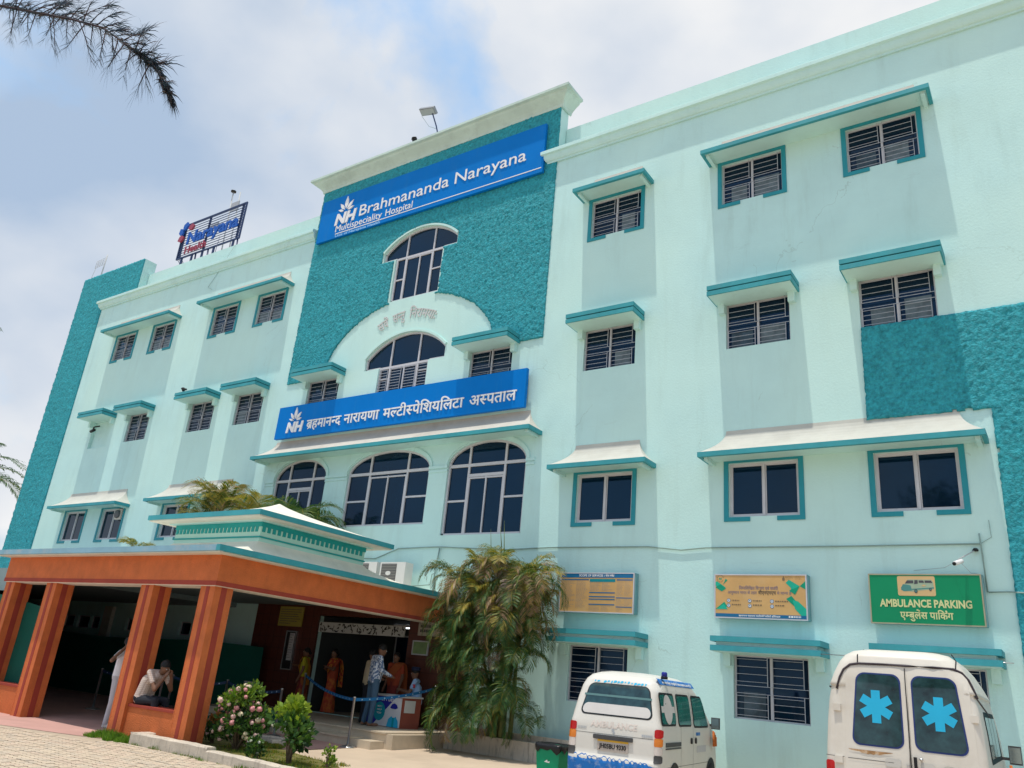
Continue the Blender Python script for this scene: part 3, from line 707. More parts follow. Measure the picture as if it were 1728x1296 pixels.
# reflection of a lit sign in the glass, made as reversed glowing letters
BLU = mat('reflected_blue_letter', (0.02, 0.03, 0.35), .5, emit=(.05, .06, .8, .35)); REDL = mat('reflected_red_leaf', (0.4, 0.03, 0.02), .5, emit=(.6, .05, .03, .35))
ns = empty('reflected_sign', (-15.8, 2.9, 1.9), 'reflection of a blue word with red and blue petals built as glowing letters', 'sign')
lay, Wd = layout('Naray', .02, .02); q = MB()
for vs, fs, ch in lay: q.add([(-15.2-v.x*.42, 2.95-v.z*.4, 1.72+v.y*.42) for v in vs], fs, BLU)
q.build('lettering', ns)
for i, (x, z, m_) in enumerate(((-15.05, 2.18, REDL), (-14.9, 2.28, BLU), (-14.78, 2.14, BLU), (-14.95, 2.02, REDL))):
    q = MB(); t = i*1.57; q.add([(x+.10*math.cos(t), 2.93, z+.10*math.sin(t)), (x-.05*math.sin(t), 2.93, z+.05*math.cos(t)), (x-.06*math.cos(t), 2.93, z-.06*math.sin(t)), (x+.05*math.sin(t), 2.93, z-.05*math.cos(t))], [(0, 1, 2, 3)], m_); q.build('petal', ns)
# notice boards
def flat_board(name, x0, x1, z0, z1, y, m, label, frame=None, cat='notice board', d=.03):
    o = empty(name, ((x0+x1)/2, y, z0), label, cat)
    a = MB(); a.box(x0, x1, y-d, y, z0, z1, m); a.build('board', o)
    if frame:
        f = MB(); frame_rect(f, x0-.02, x1+.02, z0-.02, z1+.02, .03, y-d-.012, y-.001, frame); f.build('frame', o)
    return o
def rows(parent, x0, x1, z0, z1, n, y, m, seed=0, h=.3, name='printed_lines', split=1):
    r_ = random.Random(seed); a = MB(); dz = (z1-z0)/n
    for i in range(n):
        z = z1-dz*(i+.6); x = x0
        end = x0+(x1-x0)*r_.uniform(.5, 1)
        while x < end:
            w_ = r_.uniform(.02, .07)*min(1, (x1-x0)*2); a.add([(x, y, z), (min(x+w_, end), y, z), (min(x+w_, end), y, z+dz*h), (x, y, z+dz*h)], [(0, 1, 2, 3)], m); x += w_+.012
    return a.build(name, parent, kind='stuff')
INK = mat('dark_print', (0.07, 0.07, 0.08), .6, .1, 5); INKB = mat('faded_blue_print', (0.30, 0.26, 0.24), .6, .1, 5)
o = flat_board('notice_board', -18.86, -17.88, 2.40, 2.93, -.055, mat('yellow_notice', (0.35, 0.30, 0.06), .5, .05, 3), 'yellow notice board high on the brown tiled wall left of the entrance')
rows(o, -18.8, -17.94, 2.44, 2.88, 7, -.088, INK, 2)
o = flat_board('standing_poster', -18.40, -18.02, 1.27, 2.26, -.055, BLACK, 'black display panel with white printed sheet on brown wall below the yellow notice', STEEL, 'poster')
a = MB(); a.box(-18.26, -18.06, -.09, -.086, 1.5, 2.22, mat('poster_sheet', (.5, .5, .5), .6, .05, 4)); a.build('sheet', o); rows(o, -18.24, -18.08, 1.54, 2.2, 10, -.093, INK, 5)
o = flat_board('notice_board', -13.72, -13.25, 1.92, 2.22, -.055, mat('green_notice', (0.18, 0.28, 0.12), .5, .3, 3), 'small framed green and orange notice on brown wall right of the entrance', GREYM)
o = flat_board('notice_board', -13.62, -12.95, 2.36, 2.66, -.055, mat('pale_notice', (0.35, 0.33, 0.27), .5, .05, 3), 'pale lettered notice beside palm at the entrance top right corner')
rows(o, -13.55, -13.0, 2.40, 2.62, 2, -.088, INK, 8, .6)
# green carpet ramp, nets
GRN = mat('green_turf_mat', (0.008, 0.10, 0.055), .95, .15, 5, .5, 80)
a = MB(); a.add([(-17.0, -3.75, ground_z(-3.75)+.03), (-15.1, -3.75, ground_z(-3.75)+.03), (-15.1, -2.6, .30), (-17.0, -2.6, .30), (-17.0, -2.3, .31), (-15.1, -2.3, .31), (-17.0, -3.75, -.1), (-15.1, -3.75, -.1), (-15.1, -2.6, -.1), (-17.0, -2.6, -.1)], [(0, 1, 2, 3), (3, 2, 5, 4), (0, 6, 7, 1), (1, 7, 8, 2), (0, 3, 9, 6)], GRN)
tag(a.build('carpet_ramp'), 'dark green turf carpet ramp leading up to the entrance platform', 'ramp')
def net(name, pts, zb, zt, label, m, seed):
    a = MB(); vs = []; nz_ = 14; n = 0
    P = []
    for (x0, y0), (x1, y1) in zip(pts[:-1], pts[1:]):
        k = max(2, int(math.hypot(x1-x0, y1-y0)/.16))
        for i in range(k): P.append((x0+(x1-x0)*i/k, y0+(y1-y0)*i/k))
    P.append(pts[-1]); L_ = len(P)
    for i, (x, y) in enumerate(P):
        t = i/(L_-1); zt_ = zt(t) if callable(zt) else zt
        for j in range(nz_+1):
            z = zb+(zt_-zb)*j/nz_; w_ = .05*noise.noise(Vector((x*1.3, seed, z*.7)))+.02*noise.noise(Vector((x*5, seed, z*1.5)))
            vs.append((x, y+w_, z))
    a.add(vs, [(i*(nz_+1)+j, (i+1)*(nz_+1)+j, (i+1)*(nz_+1)+j+1, i*(nz_+1)+j+1) for i in range(L_-1) for j in range(nz_)], m, True)
    return tag(a.build(name), label, 'shade net')
NET = mat('green_shade_net', (0.0, 0.085, 0.06), .8, .08, 2, .3, 120)
_p = NET.node_tree.nodes['Principled BSDF']; _p.inputs['Alpha'].default_value = 0.97
net('shade_net', [(-26.5, -6.3), (-22.0, -6.36), (-19.0, -6.2)], -.1, lambda t: 2.45-.4*max(0, (t-.55)/.45)**1.2, 'bright green shade net hung outside at the portico left end', NET, 3)
net('shade_net', [(-33, -1.2), (-25, -1.1), (-19.9, -1.0), (-19.0, -.3)], -.05, lambda t: 1.75+.06*math.sin(t*9), 'dark green shade net hanging inside the portico in front of the rear wall', NET, 8)
a = MB(); a.box(-27.9, -27.4, -.12, -.001, 0, 2.7, mat('cream_pilaster', (.62, .62, .54), .7, .05, 2)); a.build('pilaster', B)

# ------------------------------------------------------------------ signs
def logo(x0, z0, w_, y, m, parent):
    h = w_*.42
    lay, W_ = layout('NH', .03, .045); sx = w_/W_
    for vs, fs, ch in lay:
        q = MB(); q.add([(x0+(v.x+.12*v.y)*sx, y-(v.z+.03)*.5, z0+v.y*h/.7) for v in vs], fs, m); q.build('letter', parent)
    cx_ = x0+w_*.47; cz_ = z0+h*1.12
    for ang, ln, wd in ((90, .52, .17), (50, .40, .13), (130, .40, .13), (18, .30, .09), (162, .30, .09)):
        a_ = R(ang); u = Vector((math.cos(a_), 0, math.sin(a_))); v_ = Vector((-u.z, 0, u.x)); q = MB(); L_ = ln*w_; W2_ = wd*w_; o_ = Vector((cx_, y, cz_))+u*(.10*w_)
        pr_ = [(0, 0), (.35, 1), (.6, .9), (1, 0), (.6, -.9), (.35, -1)]
        vs = [o_+u*(L_*p)+v_*(W2_*s*.5) for p, s in pr_]; vs2 = [Vector((p.x, y-.03, p.z)) for p in vs]; k = len(vs)
        q.add(list(vs2)+list(vs), [tuple(range(k))]+[(i, (i+1) % k, k+(i+1) % k, k+i) for i in range(k)], m); q.build('leaf', parent)
def signbox(name, x0, x1, z0, z1, y0, y1, m, label, side=None):
    o = empty(name, ((x0+x1)/2, y1, z0), label, 'sign')
    a = MB(); a.box(x0, x1, y0, y1, z0, z1, m); a.build('panel', o); return o
s1 = signbox('fascia_sign', -20.42, -11.05, 15.22, 16.90, -.15, -.06, BLUE, 'upper blue hospital sign with raised white English letters on teal tower')
logo(-19.62, 15.74, .98, -.15, WHITE, s1)
write('Brahmananda', -18.50, 15.80, .43, -.15, WHITE, s1, width=3.95, off=.0, ext=.018, each=True)
write('Narayana', -14.37, 15.80, .43, -.15, WHITE, s1, width=2.72, off=.0, ext=.018, each=True)
write('Multispeciality', -19.54, 15.44, .26, -.15, WHITE, s1, width=2.2, ext=.02, each=True)
write('Hospital', -17.2, 15.44, .26, -.15, WHITE, s1, width=1.22, ext=.02, each=True)
a = MB(); a.box(-19.5, -11.0-.1, -.157, -.15, 15.355, 15.385, WHITE); a.build('rule_line', s1)
write('Unit of Narayana Health', -19.5, 15.245, .095, -.15, mat('light_blue_print', (.35, .62, .85), .5), s1, width=2.12, off=.012, ext=.004)
s2 = signbox('fascia_sign', -20.43, -10.90, 8.02, 9.08, -.26, -.16, BLUE, 'long blue sign with raised white Hindi letters above the arched windows')
a = MB(); a.box(-20.3, -11.0, -.16, -.02, 8.1, 8.15, GREYM); a.box(-20.3, -11.0, -.16, -.02, 8.95, 9.0, GREYM); a.build('support_rail', s2)
logo(-19.92, 8.2, .74, -.26, WHITE, s2)
for txt, x0, x1 in (('ब^हमान~नद', -18.98, -17.50), ('नारायणा', -17.36, -15.95), ('म~लटी~सपेिशयिलटा', -15.77, -12.87), ('अ~सपताल', -12.66, -11.16)):
    write(txt, x0, 8.235, .27, -.26, WHITE, s2, width=x1-x0, off=.010, ext=.03, each=True, cap=.622)
# carved motto above the middle arch
MOT = mat('motto_letter_paint', (.56, .57, .56), .6, .08, 3)
mo_ = empty('motto_lettering', (-15.6, -.03, 11.2), 'raised grey Hindi motto letters curved above the middle arched window', 'lettering')
for txt, a0, a1 in (('सवे!', 118.5, 109), ('स~नतु', 104.5, 93.5), ('िनरामयाः', 89, 63)):
    r0 = 2.35; cz = 9.15
    write(txt, 0, 0, .27, 0, MOT, mo_, off=.012, ext=.03, each=True, cap=.622, arc=(-15.6, cz, r0, R(180-a0), R(180-a1)))
# wall boards above the ground floor canopies
BD = mat('faded_board_orange', (0.60, 0.36, 0.14), .45, .10, 1.6, dirt=1.8, dirtcol=(.62, .45, .26), dirtamt=.5)
DB = mat('board_blue', (0.01, 0.14, 0.30), .45, .1, 3); TG = mat('board_green', (0.0, 0.30, 0.17), .45, .15, 3); TG2 = mat('board_light_green', (0.01, 0.42, 0.28), .45, .1, 3)
def lightbox(x0, x1, z0, z1, face, label, fm, d=.17):
    o = empty('wall_board', ((x0+x1)/2, -.1, z0), label, 'sign')
    a = MB(); a.box(x0+.03, x1+.02, -d+.01, -.02, z0+.005, z1-.005, mat('board_case_teal', (.16, .34, .36), .6, .1, 3)); a.build('case', o)
    a = MB(); a.box(x0+.02, x1-.02, -d-.012, -d+.01, z0+.02, z1-.02, face); a.build('face', o)
    f = MB(); frame_rect(f, x0, x1, z0, z1, .022, -d-.02, -d+.012, fm); f.build('frame', o); return o
def quad(mb, pts, y, m): mb.add([(x, y, z) for x, z in pts], [tuple(range(len(pts)))], m)
b1 = lightbox(-9.53, -7.70, 3.04, 3.90, BD, 'orange services list board with dark blue header beside the palm', ALU)
YB = -.184
a = MB(); quad(a, rect(-9.50, -7.73, 3.79, 3.88), YB-.001, DB); quad(a, rect(-9.50, -8.80, 3.735, 3.76), YB-.001, DB); quad(a, rect(-8.78, -8.15, 3.70, 3.765), YB-.001, mat('board_teal', (0, .22, .26), .5)); quad(a, rect(-8.12, -7.74, 3.735, 3.76), YB-.001, DB)
for z in (3.46, 3.375, 3.32, 3.21): quad(a, rect(-8.78, -8.15, z, z+.022), YB-.001, DB)
for z in (3.36, 3.17): quad(a, rect(-8.12, -7.74, z, z+.018), YB-.001, DB)
a.build('header_bars', b1)
write('SCOPE OF SERVICES', -9.05, 3.815, .045, YB-.003, WHITE, b1, width=.60, off=.02, ext=.02, depth=.3); write('/ सेवा ~कषेत^', -8.42, 3.815, .04, YB-.003, WHITE, b1, width=.24, off=.02, ext=.02, depth=.3, cap=.622)
for k, (x0, x1, z0, z1, n) in enumerate(((-9.48, -9.12, 3.14, 3.73, 22), (-9.11, -8.80, 3.14, 3.73, 22), (-8.77, -8.5, 3.5, 3.69, 7), (-8.47, -8.2, 3.5, 3.69, 7), (-8.77, -8.5, 3.07, 3.2, 5), (-8.47, -8.2, 3.07, 3.2, 5), (-8.11, -7.93, 3.4, 3.72, 13), (-7.92, -7.75, 3.4, 3.72, 13), (-8.11, -7.93, 3.2, 3.35, 6), (-7.92, -7.75, 3.2, 3.35, 6), (-8.11, -7.93, 3.07, 3.16, 4))): rows(b1, x0, x1, z0, z1, n, YB-.002, INKB, k)
b2 = lightbox(-5.93, -4.13, 3.03, 3.88, BD, 'orange health scheme board with green ribbon corners above middle ground floor window', ALU)
a = MB()
quad(a, [(-5.91, 3.72), (-5.88, 3.74), (-5.70, 3.62), (-5.78, 3.56), (-5.91, 3.66)], YB-.001, TG2); quad(a, [(-5.91, 3.62), (-5.80, 3.68), (-5.69, 3.6), (-5.78, 3.54)], YB-.002, TG); quad(a, [(-5.74, 3.70), (-5.70, 3.79), (-5.66, 3.76), (-5.76, 3.67)], YB-.001, TG)
quad(a, [(-5.91, 3.20), (-5.73, 3.34), (-5.67, 3.26), (-5.72, 3.20)], YB-.001, TG); quad(a, [(-5.88, 3.2), (-5.74, 3.3), (-5.66, 3.2)], YB-.002, TG2)
quad(a, [(-4.52, 3.72), (-4.46, 3.78), (-4.26, 3.66), (-4.45, 3.54), (-4.42, 3.62)], YB-.001, TG2); quad(a, [(-4.15, 3.76), (-4.26, 3.66), (-4.15, 3.6)], YB-.001, TG); quad(a, [(-4.46, 3.58), (-4.26, 3.66), (-4.35, 3.5)], YB-.002, TG)
quad(a, [(-4.52, 3.42), (-4.42, 3.48), (-4.20, 3.22), (-4.34, 3.26)], YB-.001, TG); quad(a, [(-4.40, 3.40), (-4.30, 3.38), (-4.15, 3.24), (-4.15, 3.12), (-4.25, 3.12), (-4.36, 3.24)], YB-.002, TG2)
a.build('green_ribbons', b2)
a = MB(); quad(a, rect(-5.91, -4.15, 3.055, 3.12), YB-.001, DB); a.build('footer_bar', b2)
MAR = mat('brown_print', (.20, .14, .08), .6); GP = mat('purple_grey_print', (.24, .18, .20), .6)
write('िन~मनिलिखत िवभाग एवं सज!री', -5.43, 3.585, .052, YB, GP, b2, width=.76, off=.02, ext=.02, depth=.3, cap=.622)
write('आयु~षमान भारत के तहत', -5.66, 3.50, .048, YB, GP, b2, width=.58, off=.015, ext=.02, depth=.3, cap=.622)
write('बीएनएमएच', -5.05, 3.50, .056, YB, MAR, b2, width=.34, off=.04, ext=.02, depth=.3, cap=.622)
write('मे मा~नय है', -4.69, 3.50, .048, YB, GP, b2, width=.27, off=.015, ext=.02, depth=.3, cap=.622)
a = MB()
for x in (-5.64, -5.22, -4.79):
    for z in (3.37, 3.275):
        a.add([(x+.036*math.cos(t*.5236), YB-.001, z+.036*math.sin(t*.5236)) for t in range(12)], [tuple(range(12))], DB); a.add([(x+.026*math.cos(t*.5236), YB-.002, z+.026*math.sin(t*.5236)) for t in range(12)], [tuple(range(12))], WHITE)
        a.add([(x+.013*math.cos(t*1.05), YB-.003, z+.004+.013*math.sin(t*1.05)) for t in range(6)], [tuple(range(6))], DB)
a.build('round_icons', b2)
rows(b2, -5.58, -5.28, 3.25, 3.41, 2, YB-.002, MAR, 31, .28); rows(b2, -5.16, -4.84, 3.25, 3.41, 2, YB-.002, MAR, 32, .28); rows(b2, -4.73, -4.42, 3.25, 3.41, 2, YB-.002, MAR, 33, .28)
a = MB()
for i in range(10):
    t = R(20+i*32); quad(a, [(-5.81+.06*math.cos(t), 3.79+.06*math.sin(t)), (-5.81+.072*math.cos(t), 3.79+.072*math.sin(t)), (-5.81+.072*math.cos(t+.35), 3.79+.072*math.sin(t+.35)), (-5.81+.06*math.cos(t+.35), 3.79+.06*math.sin(t+.35))], YB-.001, MAR)
quad(a, [(-5.845, 3.775), (-5.83, 3.81), (-5.81, 3.79), (-5.79, 3.81), (-5.775, 3.775)], YB-.001, TG)
quad(a, [(-4.585, 3.80), (-4.56, 3.85), (-4.535, 3.80), (-4.54, 3.76), (-4.58, 3.76)], YB-.001, MAR); a.build('emblems', b2)
rows(b2, -4.52, -4.36, 3.78, 3.85, 4, YB-.002, MAR, 41); rows(b2, -4.34, -4.2, 3.78, 3.85, 4, YB-.002, MAR, 42)
write('ब^हमान~नद नारायणा म~लटी~सपेिशयिलटी हॉि~सपटल', -5.44, 3.072, .028, YB-.003, WHITE, b2, width=.80, off=.02, ext=.02, depth=.3, cap=.622); rows(b2, -4.48, -4.16, 3.06, 3.1, 1, YB-.003, WHITE, 44, .8)
GB = mat('green_board', (0.0, 0.24, 0.10), .4, .05, 2)
b3 = lightbox(-3.04, -1.25, 3.03, 3.90, GB, 'green ambulance parking sign with yellow letters and a van picture', mat('bronze_frame', (.42, .38, .26), .35, .1, 5, metal=.4))
YL = mat('yellow_print', (.62, .62, .30), .5, .03, 3)
write('AMBULANCE PARKING', -2.865, 3.33, .125, YB, YL, b3, width=1.44, off=.035, ext=.02, depth=.3)
write('ए~मबुलेंस पाि!किंग'.replace('ि!किं', 'िक!ं'), -2.55, 3.135, .105, YB, YL, b3, width=.82, off=.022, ext=.02, depth=.3, cap=.622)
OR = mat('sign_orange', (.62, .42, .20), .5, .05, 3)
a = MB()
rp = []
for cx_, cz_, t0 in ((-1.99, 3.83, 0), (-2.53, 3.83, 90), (-2.53, 3.55, 180), (-1.99, 3.55, 270)):
    for i in range(5): t = R(t0+i*22.5); rp.append((cx_+.03*math.cos(t), cz_+.03*math.sin(t)))
quad(a, rp, YB-.001, OR); a.build('picture_panel', b3)
VG = mat('print_teal_grey', (.07, .24, .22), .5, .1, 5); VL = mat('print_pale_green', (.33, .42, .30), .5, .1, 5)
a = MB()
quad(a, [(-2.50, 3.66), (-2.42, 3.75), (-2.39, 3.80), (-2.02, 3.80), (-1.99, 3.76), (-1.98, 3.64), (-2.22, 3.61), (-2.28, 3.59), (-2.46, 3.60), (-2.50, 3.62)], YB-.002, VL)
quad(a, [(-2.505, 3.66), (-2.47, 3.72), (-2.35, 3.70), (-2.33, 3.61), (-2.46, 3.595), (-2.505, 3.62)], YB-.003, VG); quad(a, [(-2.33, 3.62), (-1.98, 3.65), (-1.98, 3.67), (-2.33, 3.64)], YB-.0035, VG)
for p in ([(-2.44, 3.73), (-2.40, 3.785), (-2.30, 3.785), (-2.30, 3.735)], [(-2.29, 3.72), (-2.28, 3.79), (-2.23, 3.79), (-2.23, 3.73)], [(-2.215, 3.745), (-2.215, 3.785), (-2.14, 3.785), (-2.13, 3.745)], [(-2.12, 3.745), (-2.12, 3.785), (-2.02, 3.785), (-2.0, 3.745)]): quad(a, p, YB-.004, INK)
for x, z, r_ in ((-2.27, 3.60, .035), (-2.04, 3.635, .028)):
    a.add([(x+r_*.8*math.cos(t*.5236), YB-.005, z+r_*math.sin(t*.5236)) for t in range(12)], [tuple(range(12))], INK); a.add([(x+r_*.45*math.cos(t*.5236), YB-.006, z+r_*.5*math.sin(t*.5236)) for t in range(12)], [tuple(range(12))], VG)
quad(a, [(-2.18, 3.70), (-2.14, 3.715), (-2.10, 3.70), (-2.14, 3.68)], YB-.004, OR); a.build('van_picture', b3)

# roof sign -----------------------------------------------------------
rs = empty('rooftop_sign', (-29, .9, 16.9), 'steel frame rooftop sign with blue and red letters behind the parapet', 'sign')
Y9 = .95
def RX(u): return -31.30+4.42*u
def RZ(v): return 17.80+1.70*v
a = MB(); frame_rect(a, RX(0), RX(1), RZ(0)-.05, RZ(1)+.03, .06, Y9, Y9+.06, DKSTEEL); a.build('frame', rs)
for i in range(13):
    a = MB(); z = RZ((i+.7)/13.4); a.box(RX(0)+.06, RX(1)-.06, Y9+.005, Y9+.03, z, z+.022, DKSTEEL); a.build('slat', rs)
for u in (.02, .42, .93): a = MB(); a.box(RX(u), RX(u)+.09, Y9+.03, Y9+.09, RZ(0), RZ(1), DKSTEEL); a.build('upright', rs)
for u in (.08, .25, .42, .60, .90): a = MB(); a.box(RX(u), RX(u)+.09, Y9+.02, Y9+.08, 15.3, RZ(0), DKSTEEL); a.build('leg', rs)
for u in (.32, .52, .97): a = MB(); a.tube([(RX(u), Y9+.05, RZ(0)), (RX(u)+.25, Y9+.05, 15.3)], .04, DKSTEEL, 4); a.build('brace', rs)
a = MB()
for k in range(4): a.tube([(RX(0)-.85+k*.03, Y9+1.0, 18.05+k*.02-.12*k), (RX(0)+.02, Y9, RZ(.28)-.13*k)], .015, DKSTEEL, 4)
a.tube([(RX(0)-.85, Y9+1.0, 18.05), (RX(0)-.6, Y9+.6, 15.6)], .015, DKSTEEL, 4); a.tube([(RX(.7), Y9-.05, RZ(.2)), (RX(.78), Y9-.3, 16.9)], .012, DKSTEEL, 4); a.build('stay_rod', rs, kind='stuff')
LBm = mat('letter_blue', (0.01, 0.09, 0.42), .45, .05, 3); LRm = mat('letter_red', (0.33, 0.05, 0.08), .45, .05, 3)
write('Narayana', RX(.13), RZ(.34), .60, Y9-.02, LBm, rs, width=3.62, off=.025, ext=.03, each=True)
write('Health', RX(.13), RZ(.06), .36, Y9-.02, LRm, rs, width=1.6, off=.02, ext=.03, each=True)
for u, v, m_, an in ((.06, .88, LBm, 70), (.155, .83, LRm, 10), (.045, .58, LRm, 200), (.02, .74, LBm, 120)):
    q = MB(); t = R(an); x, z = RX(u), RZ(v); pt = [(x+.26*math.cos(t+s*1.0)*f_, z+.26*math.sin(t+s*1.0)*f_) for s, f_ in ((0, 1.15), (.9, .8), (1.8, .5), (3.14, .55), (-1.8, .5), (-.9, .8))]
    q.poly_xz(pt, Y9-.10, Y9-.02, m_); q.build('petal', rs)
# ------------------------------------------------------------------ vehicles
class Body:
    """shell made of horizontal slices: z -> half width, rear y, front y, corner radius"""
    def __init__(s, prof): s.p = prof
    def at(s, z):
        p = s.p
        if z <= p[0][0]: return p[0][1:]
        for a, b in zip(p[:-1], p[1:]):
            if z <= b[0]:
                t = (z-a[0])/(b[0]-a[0]); return tuple(a[i]+(b[i]-a[i])*t for i in range(1, 5))
        return p[-1][1:]
    def outline(s, z):
        w_, yr, yf, r = s.at(z); pts = []
        for cx, cy, t0, rr_ in ((w_-r, yr+r, -90, r), (w_-r, yf-r, 0, r), (-w_+r, yf-r, 90, r), (-w_+r, yr+r, 180, r)):
            for i in range(7): t = R(t0+15*i); pts.append((cx+rr_*math.cos(t), cy+rr_*math.sin(t), z))
            nx = {-90: 8, 0: 3, 90: 8, 180: 3}[t0]
            if t0 == -90: a, b = (w_, yr+r), (w_, yf-r)
            elif t0 == 0: a, b = (w_-r, yf), (-w_+r, yf)
            elif t0 == 90: a, b = (-w_, yf-r), (-w_, yr+r)
            else: a, b = (-w_+r, yr), (w_-r, yr)
            for i in range(1, nx): pts.append((a[0]+(b[0]-a[0])*i/nx, a[1]+(b[1]-a[1])*i/nx, z))
        return pts
    def shell(s, m, sub=4):
        mb = MB(); zs = []
        for a, b in zip(s.p[:-1], s.p[1:]):
            for i in range(sub): zs.append(a[0]+(b[0]-a[0])*i/sub)
        zs.append(s.p[-1][0]); L_ = [s.outline(z) for z in zs]; n = len(L_[0]); vs = [q for l in L_ for q in l]
        fs = [(i*n+j, i*n+(j+1) % n, (i+1)*n+(j+1) % n, (i+1)*n+j) for i in range(len(L_)-1) for j in range(n)]
        c = len(vs); vs.append((0, (s.p[-1][2]+s.p[-1][3])/2, s.p[-1][0]+.004)); k = (len(L_)-1)*n
        fs += [(k+j, k+(j+1) % n, c) for j in range(n)]; fs.append(tuple(range(n))[::-1])
        mb.add(vs, fs, m, True); return mb
    def pt(s, side, u, z, off):
        w_, yr, yf, r = s.at(z)
        if side == 'rear':
            x = u; a = abs(u)-(w_-r); y = yr
            if a > 0:
                a = min(a, r*.98); y = yr+r-math.sqrt(r*r-a*a)
                k = (a/r); return (x+math.copysign(off*k, u), y-off*math.sqrt(1-k*k), z)
            return (x, y-off, z)
        sg = 1 if side == 'right' else -1
        return (sg*(w_+off), u, z)
    def patch(s, mb, side, lo, hi, z0, z1, rc, off, m, nz=10, nu=10, skirt=True):
        """rounded panel; lo/hi = u limits, numbers or functions of z"""
        f0 = lo if callable(lo) else (lambda z: lo); f1 = hi if callable(hi) else (lambda z: hi)
        zs = sorted(set([z0+(z1-z0)*i/nz for i in range(nz+1)]+[z0+rc*(1-math.cos(R(15*i))) for i in range(7)]+[z1-rc*(1-math.cos(R(15*i))) for i in range(7)]))
        rows_ = []
        for z in zs:
            d = min(z-z0, z1-z); ins = rc-math.sqrt(max(0, rc*rc-(rc-d)**2)) if d < rc else 0
            a, b = f0(z)+ins, f1(z)-ins; rows_.append([s.pt(side, a+(b-a)*i/nu, z, off) for i in range(nu+1)])
        n = nu+1; vs = [p for r_ in rows_ for p in r_]
        fs = [(i*n+j, i*n+j+1, (i+1)*n+j+1, (i+1)*n+j) for i in range(len(rows_)-1) for j in range(nu)]
        mb.add(vs, fs, m, True)
        if skirt:
            k = len(rows_); loop = [0*n+j for j in range(n)]+[i*n+nu for i in range(1, k)]+[(k-1)*n+j for j in range(nu-1, -1, -1)]+[i*n for i in range(k-2, 0, -1)]
            out = [vs[i] for i in loop]; cx = (0, (s.p[0][2]+s.p[0][3])/2, 1.0)
            inn = []
            for p in out:
                if side == 'rear': inn.append((p[0], p[1]+off+.002, p[2]))
                else: inn.append((p[0]-math.copysign(off+.002, p[0]), p[1], p[2]))
            q = len(out); mb.add(list(out)+inn, [(i, (i+1) % q, q+(i+1) % q, q+i) for i in range(q)], m)
CARW = mat('warm_white_car_paint', (0.64, 0.62, 0.57), 0.32, 0.04, 1.2, dirt=1.3, dirtcol=(.45, .41, .34), dirtamt=.3)
CARW2 = mat('old_white_car_paint', (0.66, 0.62, 0.55), 0.38, 0.05, 1.5, dirt=1.1, dirtcol=(.45, .38, .28), dirtamt=.4)
RUB = mat('black_rubber', (0.015, 0.015, 0.017), .6, .1, 5); TYRE = mat('tyre_rubber', (0.02, 0.02, 0.02), .8, .15, 10)
CG = mat('car_glass', (0.016, 0.046, 0.050), 0.08, .7, 5.0, spec=.7); FILM = mat('white_window_film', (.58, .56, .54), .5, .05, 3)
GCG = mat('green_tint_glass', (0.02, 0.16, 0.13), .08, .3, 3.0, spec=.6); REDP = mat('tail_lamp_red', (.45, .012, .012), .2, .1, 8); AMB = mat('tail_lamp_amber', (.65, .20, .03), .2, .1, 8); CLR = mat('tail_lamp_clear', (.62, .56, .52), .2, .1, 8)
BTAPE = mat('torn_blue_tape', (.01, .15, .48), .5, .2, 4, dirt=7, dirtcol=(.5, .55, .6), dirtamt=.8)
CYAN = mat('cyan_sticker', (.02, .42, .68), .5, .06, 3); DGREY = mat('dark_grey_trim', (.06, .06, .062), .55, .1, 5)
def vlink(mb, name, parent, label=None):
    me = bpy.data.meshes.new(name); me.from_pydata(mb.v, [], mb.f)
    for m_ in mb.mats: me.materials.append(m_)
    me.polygons.foreach_set('material_index', mb.m); me.polygons.foreach_set('use_smooth', mb.sm); me.update()
    return link(name, me, parent, loc=(0, 0, 0), label=label)
def wheel(parent, x, y, r, wd=.16):
    q = MB(); pr = [(r*.6, -wd/2), (r*.93, -wd/2), (r, -wd/2+.02), (r, wd/2-.02), (r*.93, wd/2), (r*.6, wd/2)]
    q.lathe((0, 0, 0), pr, TYRE, 24); T = Matrix.Translation((x, y, r)) @ Matrix.Rotation(R(90), 4, 'Y'); q.v = [tuple(T @ Vector(v)) for v in q.v]; o = vlink(q, 'wheel', parent)
    q = MB(); q.lathe((0, 0, 0), [(r*.2, wd/2-.02), (r*.58, wd/2-.03), (r*.62, wd/2+.004), (r*.1, wd/2+.01)], GREYM, 18); q.v = [tuple(T @ Vector(v)) for v in q.v]; vlink(q, 'rim', o)
def arch_disc(mb, body, y, r, side=1):
    pts = []
    w0 = body.at(.4)[0]
    vs = [(side*(w0+.006), y, r*.95)]+[(side*(body.at(max(.2, r*.95+r*1.18*math.sin(R(a))))[0]+.006), y+r*1.18*math.cos(R(a)), max(.2, r*.95+r*1.18*math.sin(R(a)))) for a in range(-40, 221, 13)]
    mb.add(vs, [(0, i, i+1) for i in range(1, len(vs)-1)], RUB)
def flat_text(body, txt, x0, z0, h, width, m, parent, off=.012, o_=.02, name='lettering', side='rear', cap=.7):
    lay, W_ = layout(txt, .01, o_); sx = width/W_; mb = MB()
    for vs, fs, ch in lay:
        P = []
        for v in vs: P.append(body.pt(side, x0+v.x*sx, z0+v.y*h/cap, off+v.z*.1))
        mb.add(P, fs, m)
    return vlink(mb, name, parent)
